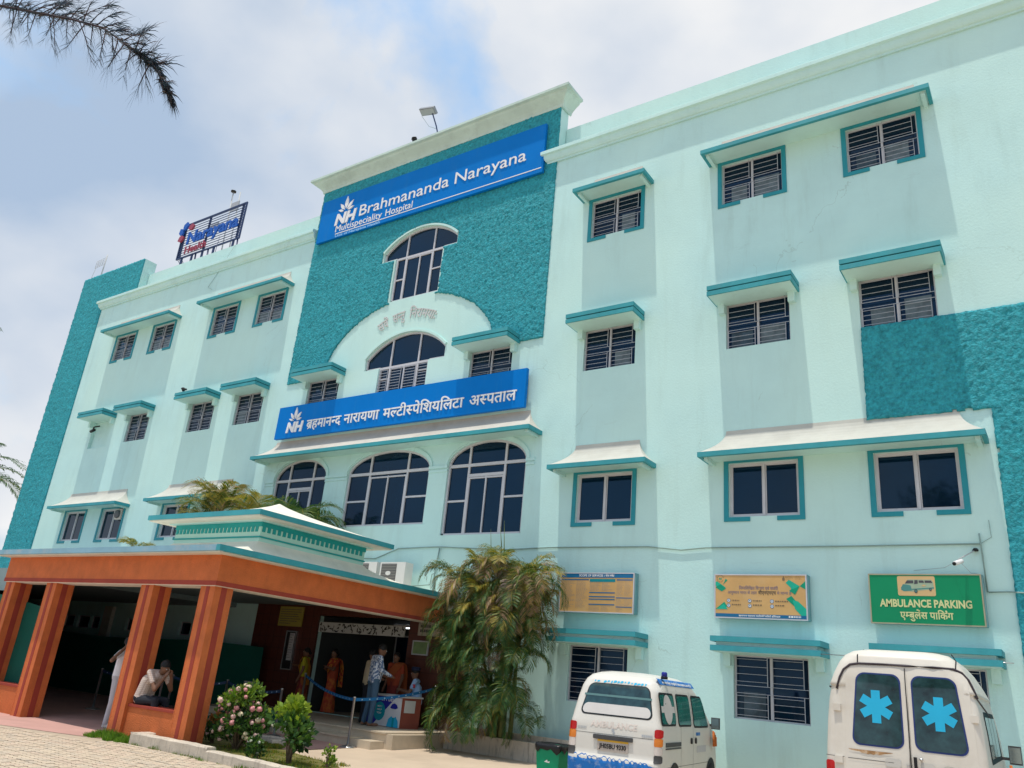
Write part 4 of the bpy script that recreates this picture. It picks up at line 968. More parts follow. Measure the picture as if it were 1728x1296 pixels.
# small ambulance van
V1 = empty('ambulance_van', (-6.0, -4.25, -.06), 'small white ambulance van with torn blue tape on its bumper and a roof beacon', 'van', rz=0.125)
b = Body([(.20, .70, .10, 3.50, .14), (.32, .73, .02, 3.56, .13), (.60, .738, .0, 3.56, .12), (.66, .738, .035, 3.54, .11), (.9, .738, .04, 3.50, .11), (1.08, .732, .055, 3.30, .12), (1.25, .712, .10, 3.05, .14), (1.45, .682, .16, 2.78, .15), (1.62, .648, .21, 2.52, .17), (1.72, .612, .26, 2.36, .19), (1.79, .56, .34, 2.2, .21), (1.835, .47, .47, 2.0, .22), (1.86, .34, .62, 1.8, .2), (1.868, .2, .8, 1.6, .15)])
vlink(b.shell(CARW), 'body', V1)
q = MB(); b.patch(q, 'rear', lambda z: -.575+.10*(z-1.2)/.45, lambda z: .60-.10*(z-1.2)/.45, 1.195, 1.665, .09, .004, RUB, 12, 14); o = vlink(q, 'rear_window', V1)
q = MB(); b.patch(q, 'rear', lambda z: -.560+.10*(z-1.2)/.45, lambda z: .585-.10*(z-1.2)/.45, 1.212, 1.652, .08, .008, CG, 12, 14, False); vlink(q, 'pane', o)
q = MB(); b.patch(q, 'rear', lambda z: -.55+.10*(z-1.2)/.45, lambda z: .575-.10*(z-1.2)/.45, 1.218, 1.365, .07, .010, FILM, 4, 14, False); vlink(q, 'white_film', o)
q = MB(); b.patch(q, 'rear', -.535, .55, 1.47, 1.50, .005, .010, mat('painted_reflection', (.10, .2, .2), .3), 2, 14, False); vlink(q, 'reflection_strip', o)  # reflection on the rear glass put into the colour of a strip
for sg, x0, x1 in ((-1, -.735, -.60), (1, .64, .735)):
    q = MB(); b.patch(q, 'rear', min(x0, x1), max(x0, x1), .96, 1.08, .03, .012, REDP, 4, 6); b.patch(q, 'rear', x0, x1, .845, .958, .02, .012, AMB, 4, 6); b.patch(q, 'rear', x0, x1, .73, .843, .03, .012, CLR, 4, 6); vlink(q, 'tail_lamp', V1)
    q = MB(); b.patch(q, 'rear', x0-.0, x1+.0, .62, .725, .02, .010, DGREY, 3, 6); vlink(q, 'bumper_corner', V1)
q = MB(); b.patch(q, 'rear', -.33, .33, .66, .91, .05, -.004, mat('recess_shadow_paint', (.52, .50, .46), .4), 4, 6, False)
b.patch(q, 'rear', -.31, .315, .865, .925, .01, .03, DGREY, 2, 6); vlink(q, 'plate_garnish', V1)
q = MB(); b.patch(q, 'rear', -.24, .25, .71, .862, .008, .012, mat('number_plate_grey', (.42, .37, .33), .5, .06, 4), 2, 6); b.patch(q, 'rear', -.24, .25, .835, .862, .002, .014, mat('number_plate_yellow', (.62, .36, .03), .5, .06, 4), 2, 6, False); o = vlink(q, 'number_plate', V1)
flat_text(b, 'JH05BU 9330', -.205, .745, .062, .42, BLACK, o, .016, .03)
flat_text(b, 'AMBULANCE', -.37, 1.03, .085, .74, mat('faded_red_print', (.62, .55, .50), .5), V1, .003, .03)
q = MB(); b.patch(q, 'rear', -.6, .63, .935, .941, .001, .003, DGREY, 1, 10, False); vlink(q, 'hatch_seam', V1)
q = MB(); s_ = .036
for p in ([(-1, .2), (-.2, 1), (.1, .75), (-.45, .15)], [(1, -.2), (.2, -1), (-.1, -.75), (.45, -.15)], [(-.6, -.3), (0, -.75), (.5, -.1), (.1, .1)], [(.6, .3), (0, .75), (-.4, .15), (-.1, 0)]):
    q.add([b.pt('rear', x*s_, .99+z*s_, .006) for x, z in p], [(0, 1, 2, 3)], STEEL)
vlink(q, 'badge', V1)
for x0, x1, z0 in ((-.58, -.43, .985), (.45, .62, .955)):
    q = MB(); n = 6
    for i in range(n): b.patch(q, 'rear', x0+(x1-x0)*i/n, x0+(x1-x0)*(i+.7)/n, z0, z0+.035, .004, .006, STEEL if x0 > 0 else GREYM, 1, 1, False)
    vlink(q, 'badge', V1)
q = MB(); r5 = random.Random(5); k = 46
top_ = [b.pt('rear', -.735+1.47*i/k, .625+.022*r5.uniform(-1, 1)-.05*(i/k)**3, .006) for i in range(k+1)]; rw = [top_]+[[b.pt('rear', -.735+1.47*i/k, zz, .007) for i in range(k+1)] for zz in (.545, .45, .32, .22)]
vv = [p for r_ in rw for p in r_]
q.add(vv, [(j*(k+1)+i, (j+1)*(k+1)+i, (j+1)*(k+1)+i+1, j*(k+1)+i+1) for j in range(4) for i in range(k)], BTAPE); vlink(q, 'torn_bumper_tape', V1)
q = MB()
for i in range(16):
    x = -.40+i*.055; z = 1.695+r5.uniform(-.006, .006); w_ = r5.uniform(.012, .03); h_ = r5.uniform(.008, .022)
    if r5.random() < .8: q.add([b.pt('rear', x+dx, z-.0+dz-.012*(x*x)*2, .005) for dx, dz in ((-w_, -h_), (w_*.6, -h_*.5), (w_, h_*.4), (w_*.2, h_), (-w_*.7, h_*.6))], [(0, 1, 2, 3, 4)], CYAN)
vlink(q, 'torn_lettering', V1)
# side windows and trim on the right
def sidewin(y0, y1, z0, z1, glass, slant=0, nm='side_window'):
    q = MB(); b.patch(q, 'right', lambda z: y0, lambda z: y1-slant*(z-z0), z0, z1, .07, .004, RUB); o = vlink(q, nm, V1)
    q = MB(); b.patch(q, 'right', lambda z: y0+.03, lambda z: y1-.03-slant*(z-z0), z0+.03, z1-.03, .06, .008, glass, skirt=False); vlink(q, 'pane', o); return o
o = sidewin(.12, .90, 1.13, 1.60, GCG)
q = MB(); vs = [b.pt('right', .50+.22*math.cos(R(a)), 1.365+.21*math.sin(R(a)), .012) for a in range(0, 360, 15)]; q.add(vs, [tuple(range(24))], FILM)
for y0, y1, z0, z1 in ((.16, .86, 1.32, 1.41),): b.patch(q, 'right', y0, y1, z0, z1, .005, .011, FILM, 2, 6, False)
vlink(q, 'white_cross', o)
sidewin(1.02, 1.80, 1.12, 1.60, GCG); sidewin(1.93, 2.92, 1.10, 1.60, GCG, .62)
q = MB(); b.patch(q, 'right', .3, 1.12, .84, .90, .005, .012, DGREY, 2, 6); b.patch(q, 'right', .3, 1.12, .805, .825, .004, .012, DGREY, 2, 6); vlink(q, 'slide_rail', V1)
q = MB()
for y in (1.14, 1.87): b.patch(q, 'right', y, y+.007, .35, 1.66, .002, .003, DGREY, 14, 1, False)
b.patch(q, 'right', .2, 3.1, .55, .556, .002, .003, DGREY, 1, 10, False); vlink(q, 'door_seam', V1)
for y in (1.75, 2.02): q = MB(); b.patch(q, 'right', y-.045, y+.045, .86, .95, .03, .016, RUB); vlink(q, 'door_handle', V1)
q = MB()
for sgn in ('right',): b.patch(q, sgn, .34, 2.35, 1.715, 1.80, .01, .004, BTAPE, 3, 14, False)
vlink(q, 'blue_roof_band', V1)
flat_text(b, 'आपात सेवा ए~मबुलेंस 108 AMBULANCE', .5, 1.735, .03, 1.7, WHITE, V1, .008, .02, side='right')
q = MB(); q.box(.755, .90, 3.02, 3.08, 1.08, 1.27, DGREY); q.box(.70, .78, 3.04, 3.07, 1.12, 1.16, DGREY); q.box(.765, .89, 3.012, 3.02, 1.095, 1.255, mat('mirror_glass', (.25, .32, .33), .05, .1, 3, metal=.6)); vlink(q, 'wing_mirror', V1)
q = MB(); q.lathe((.60, .62, 1.80), [(.055, 0), (.055, .035), (.05, .04)], BLACK, 14); o = vlink(q, 'beacon', V1)
q = MB(); q.lathe((.60, .62, 1.84), [(.048, 0), (.046, .05), (.036, .065), (.01, .07)], mat('beacon_blue', (.02, .03, .25), .15), 14); vlink(q, 'dome', o)
for aa in ((.78, 1), (3.05, 1), (.78, -1)): q = MB(); arch_disc(q, b, aa[0], .29, aa[1]); vlink(q, 'wheel_arch', V1)
for x in (.66, -.66):
    for y in (.78, 3.05): wheel(V1, x*1.0+(.015 if x > 0 else -.015), y, .27)
q = MB()
for i in range(7): q.tube([(.80+.01*(i % 2), 3.0+.03*i, 1.05-.02*i), (.81, 2.98+.03*i, .80)], .018, mat('marigold_garland', (.45, .13, .03), .8, .3, 20), 5)
vlink(q, 'garland', V1)
q = MB(); b.patch(q, 'right', 2.05, 2.32, .98, 1.03, .004, .004, BTAPE, 1, 4, False); b.patch(q, 'right', 2.1, 2.7, .72, .82, .004, .004, mat('grey_patch', (.5, .5, .52), .5), 1, 4, False); vlink(q, 'door_sticker', V1)

# tall ambulance
V2 = empty('tall_ambulance', (-1.93, -4.62, -.06), 'tall white high roof ambulance with cyan stars on its dark rear door windows', 'van', rz=0.035)
b = Body([(.35, .86, .06, 4.3, .14), (.5, .89, .0, 4.4, .13), (.95, .895, .0, 4.35, .13), (1.15, .888, .01, 4.05, .14), (1.45, .87, .02, 3.7, .15), (1.7, .845, .03, 3.4, .16), (1.88, .815, .04, 3.15, .17), (1.89, .835, .035, 3.1, .17), (2.05, .775, .05, 2.7, .19), (2.18, .715, .07, 2.3, .21), (2.27, .65, .10, 1.95, .23), (2.33, .56, .17, 1.6, .24), (2.36, .44, .3, 1.3, .22), (2.37, .3, .45, 1.1, .15)])
vlink(b.shell(CARW2), 'body', V2)
def star(cx, cz, r, par):
    q = MB(); h = r*.27
    vs = []
    for a in range(90, 450, 60):
        d = (math.cos(R(a)), math.sin(R(a))); n_ = (-d[1], d[0]); iv = (h/math.sin(R(30)), a+30)
        for s2 in (-1, 1): vs.append((cx+d[0]*r+n_[0]*s2*h, cz+d[1]*r+n_[1]*s2*h))
        vs.append((cx+iv[0]*math.cos(R(iv[1])), cz+iv[0]*math.sin(R(iv[1]))))
    k = len(vs); q.add([b.pt('rear', x, z, .017) for x, z in vs]+[b.pt('rear', cx, cz, .017)], [(i, (i+1) % k, k) for i in range(k)], CYAN)
    vlink(q, 'cyan_star', par)
BL = mat('blue_seal', (.02, .04, .16), .4)
for x0, x1, sx, sz in ((-.585, .045, -.265, 1.665), (.125, .735, .43, 1.64)):
    q = MB(); b.patch(q, 'rear', lambda z: x0-.055+.04*(z-1.2), lambda z: x1+.055-.04*(z-1.2)*(1 if x1 > .5 else 0), .55, 2.14, .13, .006, CARW2, 14, 10); d = vlink(q, 'rear_door', V2)
    s1 = .10 if x0 < 0 else .0; s2 = .0 if x0 < 0 else .10
    lo = (lambda z, x0=x0, s1=s1: x0+.03+s1*(z-1.2)); hi = (lambda z, x1=x1, s2=s2: x1-.03-s2*(z-1.2))
    q = MB(); b.patch(q, 'rear', lambda z: lo(z)-.012, lambda z: hi(z)+.012, 1.205, 2.06, .10, .010, BL, 12, 8); w_ = vlink(q, 'window_seal', d)
    q = MB(); b.patch(q, 'rear', lambda z: lo(z)+.006, lambda z: hi(z)-.006, 1.225, 2.042, .09, .013, CG, 12, 8, False); vlink(q, 'pane', d)
    star(sx, sz, .19, d)
q = MB(); b.patch(q, 'rear', .078, .088, .5, 2.14, .002, .012, RUB, 14, 1, False); vlink(q, 'door_gap', V2)
q = MB(); pts = []
for x, z in ((-.72, 1.84), (-.68, 1.98), (-.63, 2.08), (-.55, 2.145), (-.45, 2.165), (-.2, 2.17), (.1, 2.17), (.4, 2.17), (.62, 2.165), (.70, 2.13), (.76, 2.05), (.80, 1.95), (.83, 1.85)): pts.append(Vector(b.pt('rear', x, z, .008)))
q.tube(pts, .015, mat('drip_channel', (.05, .04, .05), .6), 5); q.tube([b.pt('right', .14+.06*i, 1.865-.006*i, .006) for i in range(34)], .010, mat('drip_channel', (.05, .04, .05), .6), 5)
q.tube([b.pt('left', .14+.06*i, 1.865-.006*i, .006) for i in range(34)], .010, mat('drip_channel', (.05, .04, .05), .6), 5); vlink(q, 'drip_channel', V2)
q = MB()
for x in (-.46, .64): q.tube([b.pt('rear', x, 2.17+.02*i, .005) for i in range(6)]+[(x*.93, .35, 2.35), (x*.9, .7, 2.362)], .007, RUB, 4)
vlink(q, 'roof_seam', V2)
for x in (-.72, .80):
    for z in (1.62, 1.02):
        q = MB(); T = b.pt('rear', x, z, .0); q.box(T[0]-.05, T[0]+.04, T[1]-.035, T[1]+.02, z-.04, z+.04, CARW2); vlink(q, 'hinge', V2)
q = MB(); q.box(.12, .155, -.045, -.02, .96, 1.14, RUB); q.lathe((.20, -.02, 1.12), [(.02, -.012), (.02, .012)], STEEL, 10); q.box(.04, .07, -.04, -.02, .93, 1.05, STEEL); vlink(q, 'door_handle', V2)
RST = mat('rust_patch', (.36, .20, .09), .9, .4, 9, dirt=9, dirtcol=(.6, .55, .45), dirtamt=.9)
q = MB(); r6 = random.Random(6)
up = [b.pt('rear', -.61+.5*i/16, 1.155-.0*i, .014) for i in range(17)]; lo_ = [b.pt('rear', -.61+.5*i/16, 1.155-.004-.045*math.sin(math.pi*i/16)*r6.uniform(.5, 1), .014) for i in range(17)]
q.add(up+lo_, [(i, 17+i, 18+i, i+1) for i in range(16)], RST); vlink(q, 'rust_streak', V2)
q = MB(); vs = [b.pt('rear', .52+.22*math.cos(R(a))*r6.uniform(.8, 1.05), .99+.09*math.sin(R(a))*r6.uniform(.8, 1.05), .014) for a in range(0, 360, 15)]; q.add(vs, [tuple(range(24))], mat('primer_patch', (.50, .47, .40), .9, .2, 8)); vlink(q, 'filler_patch', V2)
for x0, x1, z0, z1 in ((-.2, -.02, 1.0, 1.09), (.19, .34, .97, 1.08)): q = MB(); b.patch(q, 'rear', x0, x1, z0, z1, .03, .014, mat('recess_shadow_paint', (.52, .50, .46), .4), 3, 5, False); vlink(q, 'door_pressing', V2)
q = MB(); b.patch(q, 'rear', -.62, -.1, 1.045, 1.052, .002, .014, DGREY, 1, 8, False); b.patch(q, 'rear', -.88, -.66, 1.05, 1.056, .002, .014, DGREY, 1, 4, False); vlink(q, 'pressed_line', V2)
q = MB(); b.patch(q, 'right', lambda z: .75, lambda z: 3.3-.7*(z-1.12), 1.12, 1.72, .08, .005, RUB); o = vlink(q, 'side_window', V2)
for y0, y1 in ((.82, 1.42), (1.48, 2.08), (2.14, 2.84)): q = MB(); b.patch(q, 'right', y0, y1, 1.18, 1.66, .04, .009, CG, skirt=False); vlink(q, 'pane', o)
q = MB(); q.box(.98, 1.14, 3.25, 3.31, 1.07, 1.32, DGREY); q.box(.86, .99, 3.27, 3.29, 1.12, 1.16, DGREY); q.box(.99, 1.13, 3.243, 3.25, 1.09, 1.30, mat('mirror_glass', (.25, .32, .33), .05)); vlink(q, 'wing_mirror', V2)
q = MB()
for i in range(6): q.tube([(.99, 3.2+.03*i, 1.06-.02*i), (1.0, 3.18+.03*i, .85)], .02, mat('marigold_garland', (.45, .13, .03), .8, .3, 20), 5)
vlink(q, 'garland', V2)
for sg, x0, x1 in ((-1, -.885, -.78), (1, .79, .885)):
    q = MB(); b.patch(q, 'rear', x0, x1, .75, 1.0, .03, .012, REDP, 4, 5); vlink(q, 'tail_lamp', V2)
q = MB(); b.patch(q, 'rear', -.86, .86, .34, .5, .03, .05, DGREY, 3, 12); vlink(q, 'bumper', V2)
for aa in (.95, 3.5): q = MB(); arch_disc(q, b, aa, .34); vlink(q, 'wheel_arch', V2)
for x in (.79, -.79):
    for y in (.95, 3.5): wheel(V2, x, y, .33, .2)

# ------------------------------------------------------------------ people
def remeshed(mb, vox):
    me = bpy.data.meshes.new('raw'); me.from_pydata(mb.v, [], mb.f); o = bpy.data.objects.new('raw', me); COL.objects.link(o)
    md = o.modifiers.new('r', 'REMESH'); md.mode = 'VOXEL'; md.voxel_size = vox; md.use_smooth_shade = True
    sm = o.modifiers.new('s', 'SMOOTH'); sm.factor = .5; sm.iterations = 3
    bpy.context.view_layer.update(); dg = bpy.context.evaluated_depsgraph_get(); out = bpy.data.meshes.new_from_object(o.evaluated_get(dg))
    bpy.data.objects.remove(o); bpy.data.meshes.remove(me); return out
def ball(mb, c, r, n=10, sc=(1, 1, 1)):
    pr = [(max(1e-4, math.sin(math.pi*i/8)), -math.cos(math.pi*i/8)) for i in range(9)]
    o = len(mb.v); mb.lathe((0, 0, 0), pr, None, n)
    for i in range(o, len(mb.v)): v = mb.v[i]; mb.v[i] = (c[0]+v[0]*r*sc[0], c[1]+v[1]*r*sc[1], c[2]+v[2]*r*sc[2])
SK = mat('brown_skin', (.20, .10, .06), .55, .06, 6); HR = mat('black_hair', (.010, .009, .009), .6, .2, 30)
def cloth(name, c, **k): return mat(name, c, .85, .08, 5, .3, 60, **k)
def person(label, loc, rz, J=None, mats=None, sc=1.0, vox=.0125, hair='short', arms=True, sleeve=.55):
    J0 = dict(pel=(0, 0, .95), ch=(0, .01, 1.25), neck=(0, .01, 1.44), head=(0, .03, 1.585),
              shL=(-.185, 0, 1.40), elL=(-.23, -.02, 1.12), wrL=(-.23, .08, .87), shR=(.185, 0, 1.40), elR=(.23, -.02, 1.12), wrR=(.23, .08, .87),
              hipL=(-.09, 0, .92), knL=(-.10, .01, .49), anL=(-.11, -.02, .09), hipR=(.09, 0, .92), knR=(.10, .01, .49), anR=(.11, -.02, .09), ftL=(-.12, .15, .035), ftR=(.12, .15, .035), look=(0, 1, 0))
    J0.update(J or {}); J = {k: Vector(v) for k, v in J0.items()}
    mb = MB(); segs = []
    def cap(a, b, ra, rb, tg):
        mb.tube([a, b], [ra, rb], None, 10); ball(mb, a, ra); ball(mb, b, rb); segs.append((a, b, ra, rb, tg))
    lat = (J['shR']-J['shL']).normalized()
    for s in (-1, 0, 1):
        cap(J['pel']+lat*.065*s, J['ch']+lat*.075*s, .125, .118, 'top'); cap(J['ch']+lat*.075*s, J['neck']+lat*.075*s-Vector((0, 0, .10)), .118, .085, 'top')
    cap(J['pel']+lat*.07, J['pel']-lat*.07+Vector((0, 0, -.04)), .125, .12, 'bottom')
    cap(J['shL'], J['shR'], .062, .062, 'top')
    cap(J['neck']-Vector((0, 0, .05)), J['head']-Vector((0, 0, .06)), .058, .055, 'skin')
    for s in 'LR':
        sh, el, wr = J['sh'+s], J['el'+s], J['wr'+s]; m_ = sh.lerp(el, sleeve) if sleeve < 1 else el
        cap(sh, m_, .062, .055, 'top')
        if sleeve < 1: cap(m_, el, .045, .042, 'skin'); cap(el, wr, .042, .030, 'skin')
        elif sleeve < 2: cap(el, wr, .050, .038, 'top')
        d = (wr-el).normalized(); hd = wr+d*.075; cap(wr, hd, .030, .034, 'skin')
        sd = d.cross(Vector((0, 0, 1))); sd = sd.normalized() if sd.length > .1 else Vector((1, 0, 0)); nn = sd.cross(d)
        for i, (o_, ln) in enumerate(((-.028, .062), (-.009, .072), (.010, .068), (.028, .052))):
            f0 = hd+sd*o_+d*.015; f1 = f0+d*ln*.55+nn*.006; f2 = f1+d*ln*.4-nn*.012*(1 if s == 'L' else -1)
            cap(f0, f1, .0105, .0095, 'skin'); cap(f1, f2, .0095, .008, 'skin')
        t0 = wr+d*.03+sd*.03; cap(t0, t0+sd*.03+d*.035, .012, .0095, 'skin'); cap(t0+sd*.03+d*.035, t0+sd*.035+d*.06, .0095, .0085, 'skin')
        hp, kn, an, ft = J['hip'+s], J['kn'+s], J['an'+s], J['ft'+s]
        cap(hp, kn, .098, .070, 'bottom'); cap(kn, an, .068, .056, 'bottom'); heel = an+(an-ft).normalized()*.03; heel.z = ft.z
        cap(an-Vector((0, 0, .02)), heel, .036, .032, 'foot'); cap(heel, ft, .036, .030, 'foot')
    h = J['head']; lk = J['look'].normalized(); o0 = len(mb.v)
    ball(mb, h, .1, 16, (.78, .92, 1.18)); segs.append((h-Vector((0, 0, .03)), h+Vector((0, 0, .03)), .085, .085, 'skin'))
    rt = lk.cross(Vector((0, 0, 1))).normalized(); upv = rt.cross(lk)
    cap(h+lk*.085+upv*-.005, h+lk*.10-upv*.028, .010, .014, 'skin'); cap(h+lk*.06-upv*.075, h+lk*.065-upv*.085, .03, .03, 'skin')
    cap(h+lk*.082-upv*.052-rt*.015, h+lk*.082-upv*.052+rt*.015, .009, .009, 'skin')
    for s in (-1, 1): cap(h+rt*s*.078+upv*.015, h+rt*s*.08-upv*.02, .014, .011, 'skin')
    me = remeshed(mb, vox)
    mm = dict(top=CREAM, bottom=BLACK, skin=SK, foot=SK); mm.update(mats or {}); keys = ['top', 'bottom', 'skin', 'foot']
    for k in keys: me.materials.append(mm[k])
    nf = len(me.polygons); C = np.empty(nf*3); me.polygons.foreach_get('center', C); C = C.reshape(-1, 3); best = np.full(nf, 1e9); idx = np.zeros(nf, int)
    for a, b_, ra, rb, tg in segs:
        A = np.array(a); D = np.array(b_)-A; L2 = max(D@D, 1e-9); t = np.clip((C-A)@D/L2, 0, 1); d = np.linalg.norm(C-(A+t[:, None]*D), axis=1)-(ra+(rb-ra)*t)
        if tg == 'bottom': d = d+.004
        msk = d < best; best[msk] = d[msk]; idx[msk] = keys.index(tg)
    me.polygons.foreach_set('material_index', idx.astype(np.int32)); me.polygons.foreach_set('use_smooth', np.ones(nf, bool)); me.update()
    P = empty('person', loc, label, 'person', rz=rz); P.scale = (sc,)*3
    link('body', me, P, loc=(0, 0, 0))
    def sub(mb_, nm, mt):
        mb_.mats = [mt]; mb_.m = [0]*len(mb_.f); mb_.sm = [True]*len(mb_.f); return vlink(mb_, nm, P)
    if hair != 'none':
        q = MB(); hc = h-lk*.012+upv*.012; N_, K_ = 20, 9; vs = []
        for i in range(K_+1):
            ph = (math.pi*.56)*i/K_
            for j in range(N_):
                th = 2*math.pi*j/N_; dl = Vector((0, 0, 0))+upv*math.cos(ph)+(lk*math.cos(th)+rt*math.sin(th))*math.sin(ph)
                fr = max(0, math.cos(th)); ph2 = ph*(1-.38*fr); dl = upv*math.cos(ph2)+(lk*math.cos(th)+rt*math.sin(th))*math.sin(ph2)
                r_ = .1*(1.10+.05*noise.noise(dl*6)); vs.append(hc+Vector((dl.x*r_*.82, dl.y*r_*.95, dl.z*r_*1.15)))
        q.add(vs, [(i*N_+j, i*N_+(j+1) % N_, (i+1)*N_+(j+1) % N_, (i+1)*N_+j) for i in range(K_) for j in range(N_)], HR, True); sub(q, 'hair', HR)
        if hair == 'bun': q = MB(); ball(q, h-lk*.11-upv*.02, .045); sub(q, 'hair_bun', HR)
    for s in (-1, 1):
        q = MB(); ball(q, h+lk*.082+rt*s*.032+upv*.012, .011); sub(q, 'eye', mat('eye_white', (.5, .5, .48), .3))
    return P, J, sub
WT = cloth('white_tee', (.72, .72, .74)); GYT = cloth('grey_track_pants', (.50, .50, .52)); DKT = cloth('dark_trousers', (.02, .022, .03)); JN = cloth('blue_denim', (.06, .12, .19)); SHO = mat('white_shoe', (.62, .62, .58), .5)
def checkmat(name, base, line, sx=26, w_=.16, plaid=True):
    m = cloth(name, base); t = m.node_tree; n = t.nodes; l = t.links; p = n['Principled BSDF']; co = n.new('ShaderNodeTexCoord'); sp = n.new('ShaderNodeSeparateXYZ'); l.new(co.outputs['Object'], sp.inputs[0]); prev = None
    for ax in (('Z', 'X') if plaid else ('Z',)):
        a = n.new('ShaderNodeMath'); a.operation = 'MULTIPLY'; a.inputs[1].default_value = sx; l.new(sp.outputs[ax], a.inputs[0]); f = n.new('ShaderNodeMath'); f.operation = 'FRACT'; l.new(a.outputs[0], f.inputs[0])
        c = n.new('ShaderNodeMath'); c.operation = 'LESS_THAN'; c.inputs[1].default_value = w_; l.new(f.outputs[0], c.inputs[0])
        if prev is None: prev = c
        else: mxn = n.new('ShaderNodeMath'); mxn.operation = 'MAXIMUM'; l.new(prev.outputs[0], mxn.inputs[0]); l.new(c.outputs[0], mxn.inputs[1]); prev = mxn
    mi = n.new('ShaderNodeMixRGB'); l.new(prev.outputs[0], mi.inputs[0]); mi.inputs[1].default_value = (*base, 1); mi.inputs[2].default_value = (*line, 1); l.new(mi.outputs[0], p.inputs['Base Color']); return m
def blotch(name, a_, b_, sc_=18, lo=.48, hi=.52):
    m = cloth(name, a_); t = m.node_tree; n = t.nodes; l = t.links; p = n['Principled BSDF']; co = n.new('ShaderNodeTexCoord'); x = n.new('ShaderNodeTexNoise'); x.inputs['Scale'].default_value = sc_; x.inputs['Detail'].default_value = 3; l.new(co.outputs['Object'], x.inputs[0])
    r_ = n.new('ShaderNodeValToRGB'); r_.color_ramp.elements[0].position = lo; r_.color_ramp.elements[1].position = hi; r_.color_ramp.elements[0].color = (*a_, 1); r_.color_ramp.elements[1].color = (*b_, 1); l.new(x.outputs[0], r_.inputs[0]); l.new(r_.outputs[0], p.inputs['Base Color']); return m
gz = ground_z(-6)
# man with phone behind the second column
P, J, sub = person('man in white t-shirt and pale trousers holding a phone to his ear beside the column', (-16.42, -5.95, gz+.01), R(-60), dict(shL=(-.19, 0, 1.42), elR=(.36, -.06, 1.24), wrR=(.17, .05, 1.50), elL=(-.25, .05, 1.15), wrL=(-.15, .2, 1.05), look=(-.3, 1, 0)), dict(top=WT, bottom=GYT, foot=SHO), 1.03)
q = MB(); q.box(-.01, .01, -.04, .04, -.07, .07, BLACK, Matrix.Translation((.115, .05, 1.57)) @ Matrix.Rotation(.3, 4, 'X')); ph_ = empty('mobile_phone', P.matrix_world @ Vector((0, 0, 0)), 'black mobile phone held at the ear of the man in white t-shirt', 'phone')
ph_.location = P.location; ph_.rotation_euler = P.rotation_euler; ph_.scale = P.scale; vlink(q, 'case', ph_)
# man seated on the low wall, side on, head bowed into hand
PLD = checkmat('pink_check_shirt', (.62, .52, .46), (.40, .27, .22), 30)
person('seated man in pinkish checked shirt bowing his head on the low orange wall', (-14.72, -6.44, .485), R(-80),
       dict(pel=(0, 0, .12), ch=(0, .10, .43), neck=(0, .28, .62), head=(0, .40, .70), shL=(-.19, .24, .59), shR=(.19, .24, .59), elL=(-.20, .46, .30), elR=(.20, .46, .30), wrL=(-.08, .52, .53), wrR=(.08, .52, .53),
            hipL=(-.10, .05, .08), hipR=(.10, .05, .08), knL=(-.13, .47, .10), knR=(.13, .47, .10), anL=(-.13, .52, -.35), anR=(.13, .50, -.35), ftL=(-.13, .68, -.42), ftR=(.13, .66, -.42), look=(0, .85, -.55)), dict(top=PLD, bottom=DKT, foot=BLACK), .98)
FL = blotch('blue_white_print_shirt', (.10, .16, .28), (.55, .60, .66), 22)
zp = .291
person('tall man in blue and white patterned shirt and jeans standing at the security desk', (-13.42, -1.62, zp), R(-25), dict(head=(.02, .09, 1.57), ch=(0, .02, 1.25), neck=(0, .04, 1.43), elR=(.24, .05, 1.14), wrR=(.20, .28, 1.05), elL=(-.23, .0, 1.13), wrL=(-.14, .22, 1.05), knL=(-.14, .0, .49), anL=(-.19, -.05, .09), ftL=(-.22, .11, .035), look=(.1, 1, -.35)), dict(top=FL, bottom=JN), 1.03, sleeve=1.2)
person('man in beige shirt and dark trousers standing half hidden behind the jeans man', (-14.05, -1.15, zp), R(-30), dict(wrR=(.2, .25, 1.05), look=(0, 1, -.1)), dict(top=cloth('beige_shirt', (.48, .40, .27)), bottom=DKT, foot=BLACK), .95)
def saree(label, loc, rz, sc_, body_m, skirt_m, drape_m, J=None, bag=None):
    P, J, sub = person(label, loc, rz, J, dict(top=body_m, bottom=skirt_m), sc_, hair='bun', sleeve=.6)
    q = MB(); N_, K_ = 48, 12; vs = []
    for i in range(K_+1):
        t = i/K_; z = .03+(1.03-.03)*t; r_ = .235-.085*t
        for j in range(N_):
            th = 2*math.pi*j/N_; f = 1+.055*(1-t*.8)*math.sin(9*th+1.3*math.sin(3*th)+t*.7)+.03*math.sin(4*th+t*2)
            vs.append((r_*f*math.cos(th)*.98, r_*f*math.sin(th)*.78, z))
    q.add(vs, [(i*N_+j, i*N_+(j+1) % N_, (i+1)*N_+(j+1) % N_, (i+1)*N_+j) for i in range(K_) for j in range(N_)], None); sub(q, 'saree_skirt', skirt_m)
    q = MB(); pts = [(.17, .05, .98), (.08, .15, 1.12), (-.04, .155, 1.25), (-.13, .12, 1.38), (-.17, .02, 1.475), (-.17, -.10, 1.40), (-.16, -.17, 1.2), (-.16, -.19, .95), (-.17, -.2, .7)]; vs = []
    for i, p in enumerate(pts):
        for k in range(6):
            u = (k/5-.5)*(.22+.04*math.sin(i)); dz = .6 if i < 4 else 0
            vs.append((p[0]+u*(.6 if i < 4 else 1), p[1]+.012*math.sin(k*2.5+i), p[2]+u*dz))
    q.add(vs, [(i*6+k, (i+1)*6+k, (i+1)*6+k+1, i*6+k+1) for i in range(len(pts)-1) for k in range(5)], None); sub(q, 'drape', drape_m)
    return P
OSK = blotch('orange_red_saree', (.55, .16, .04), (.42, .05, .03), 7, .4, .6)
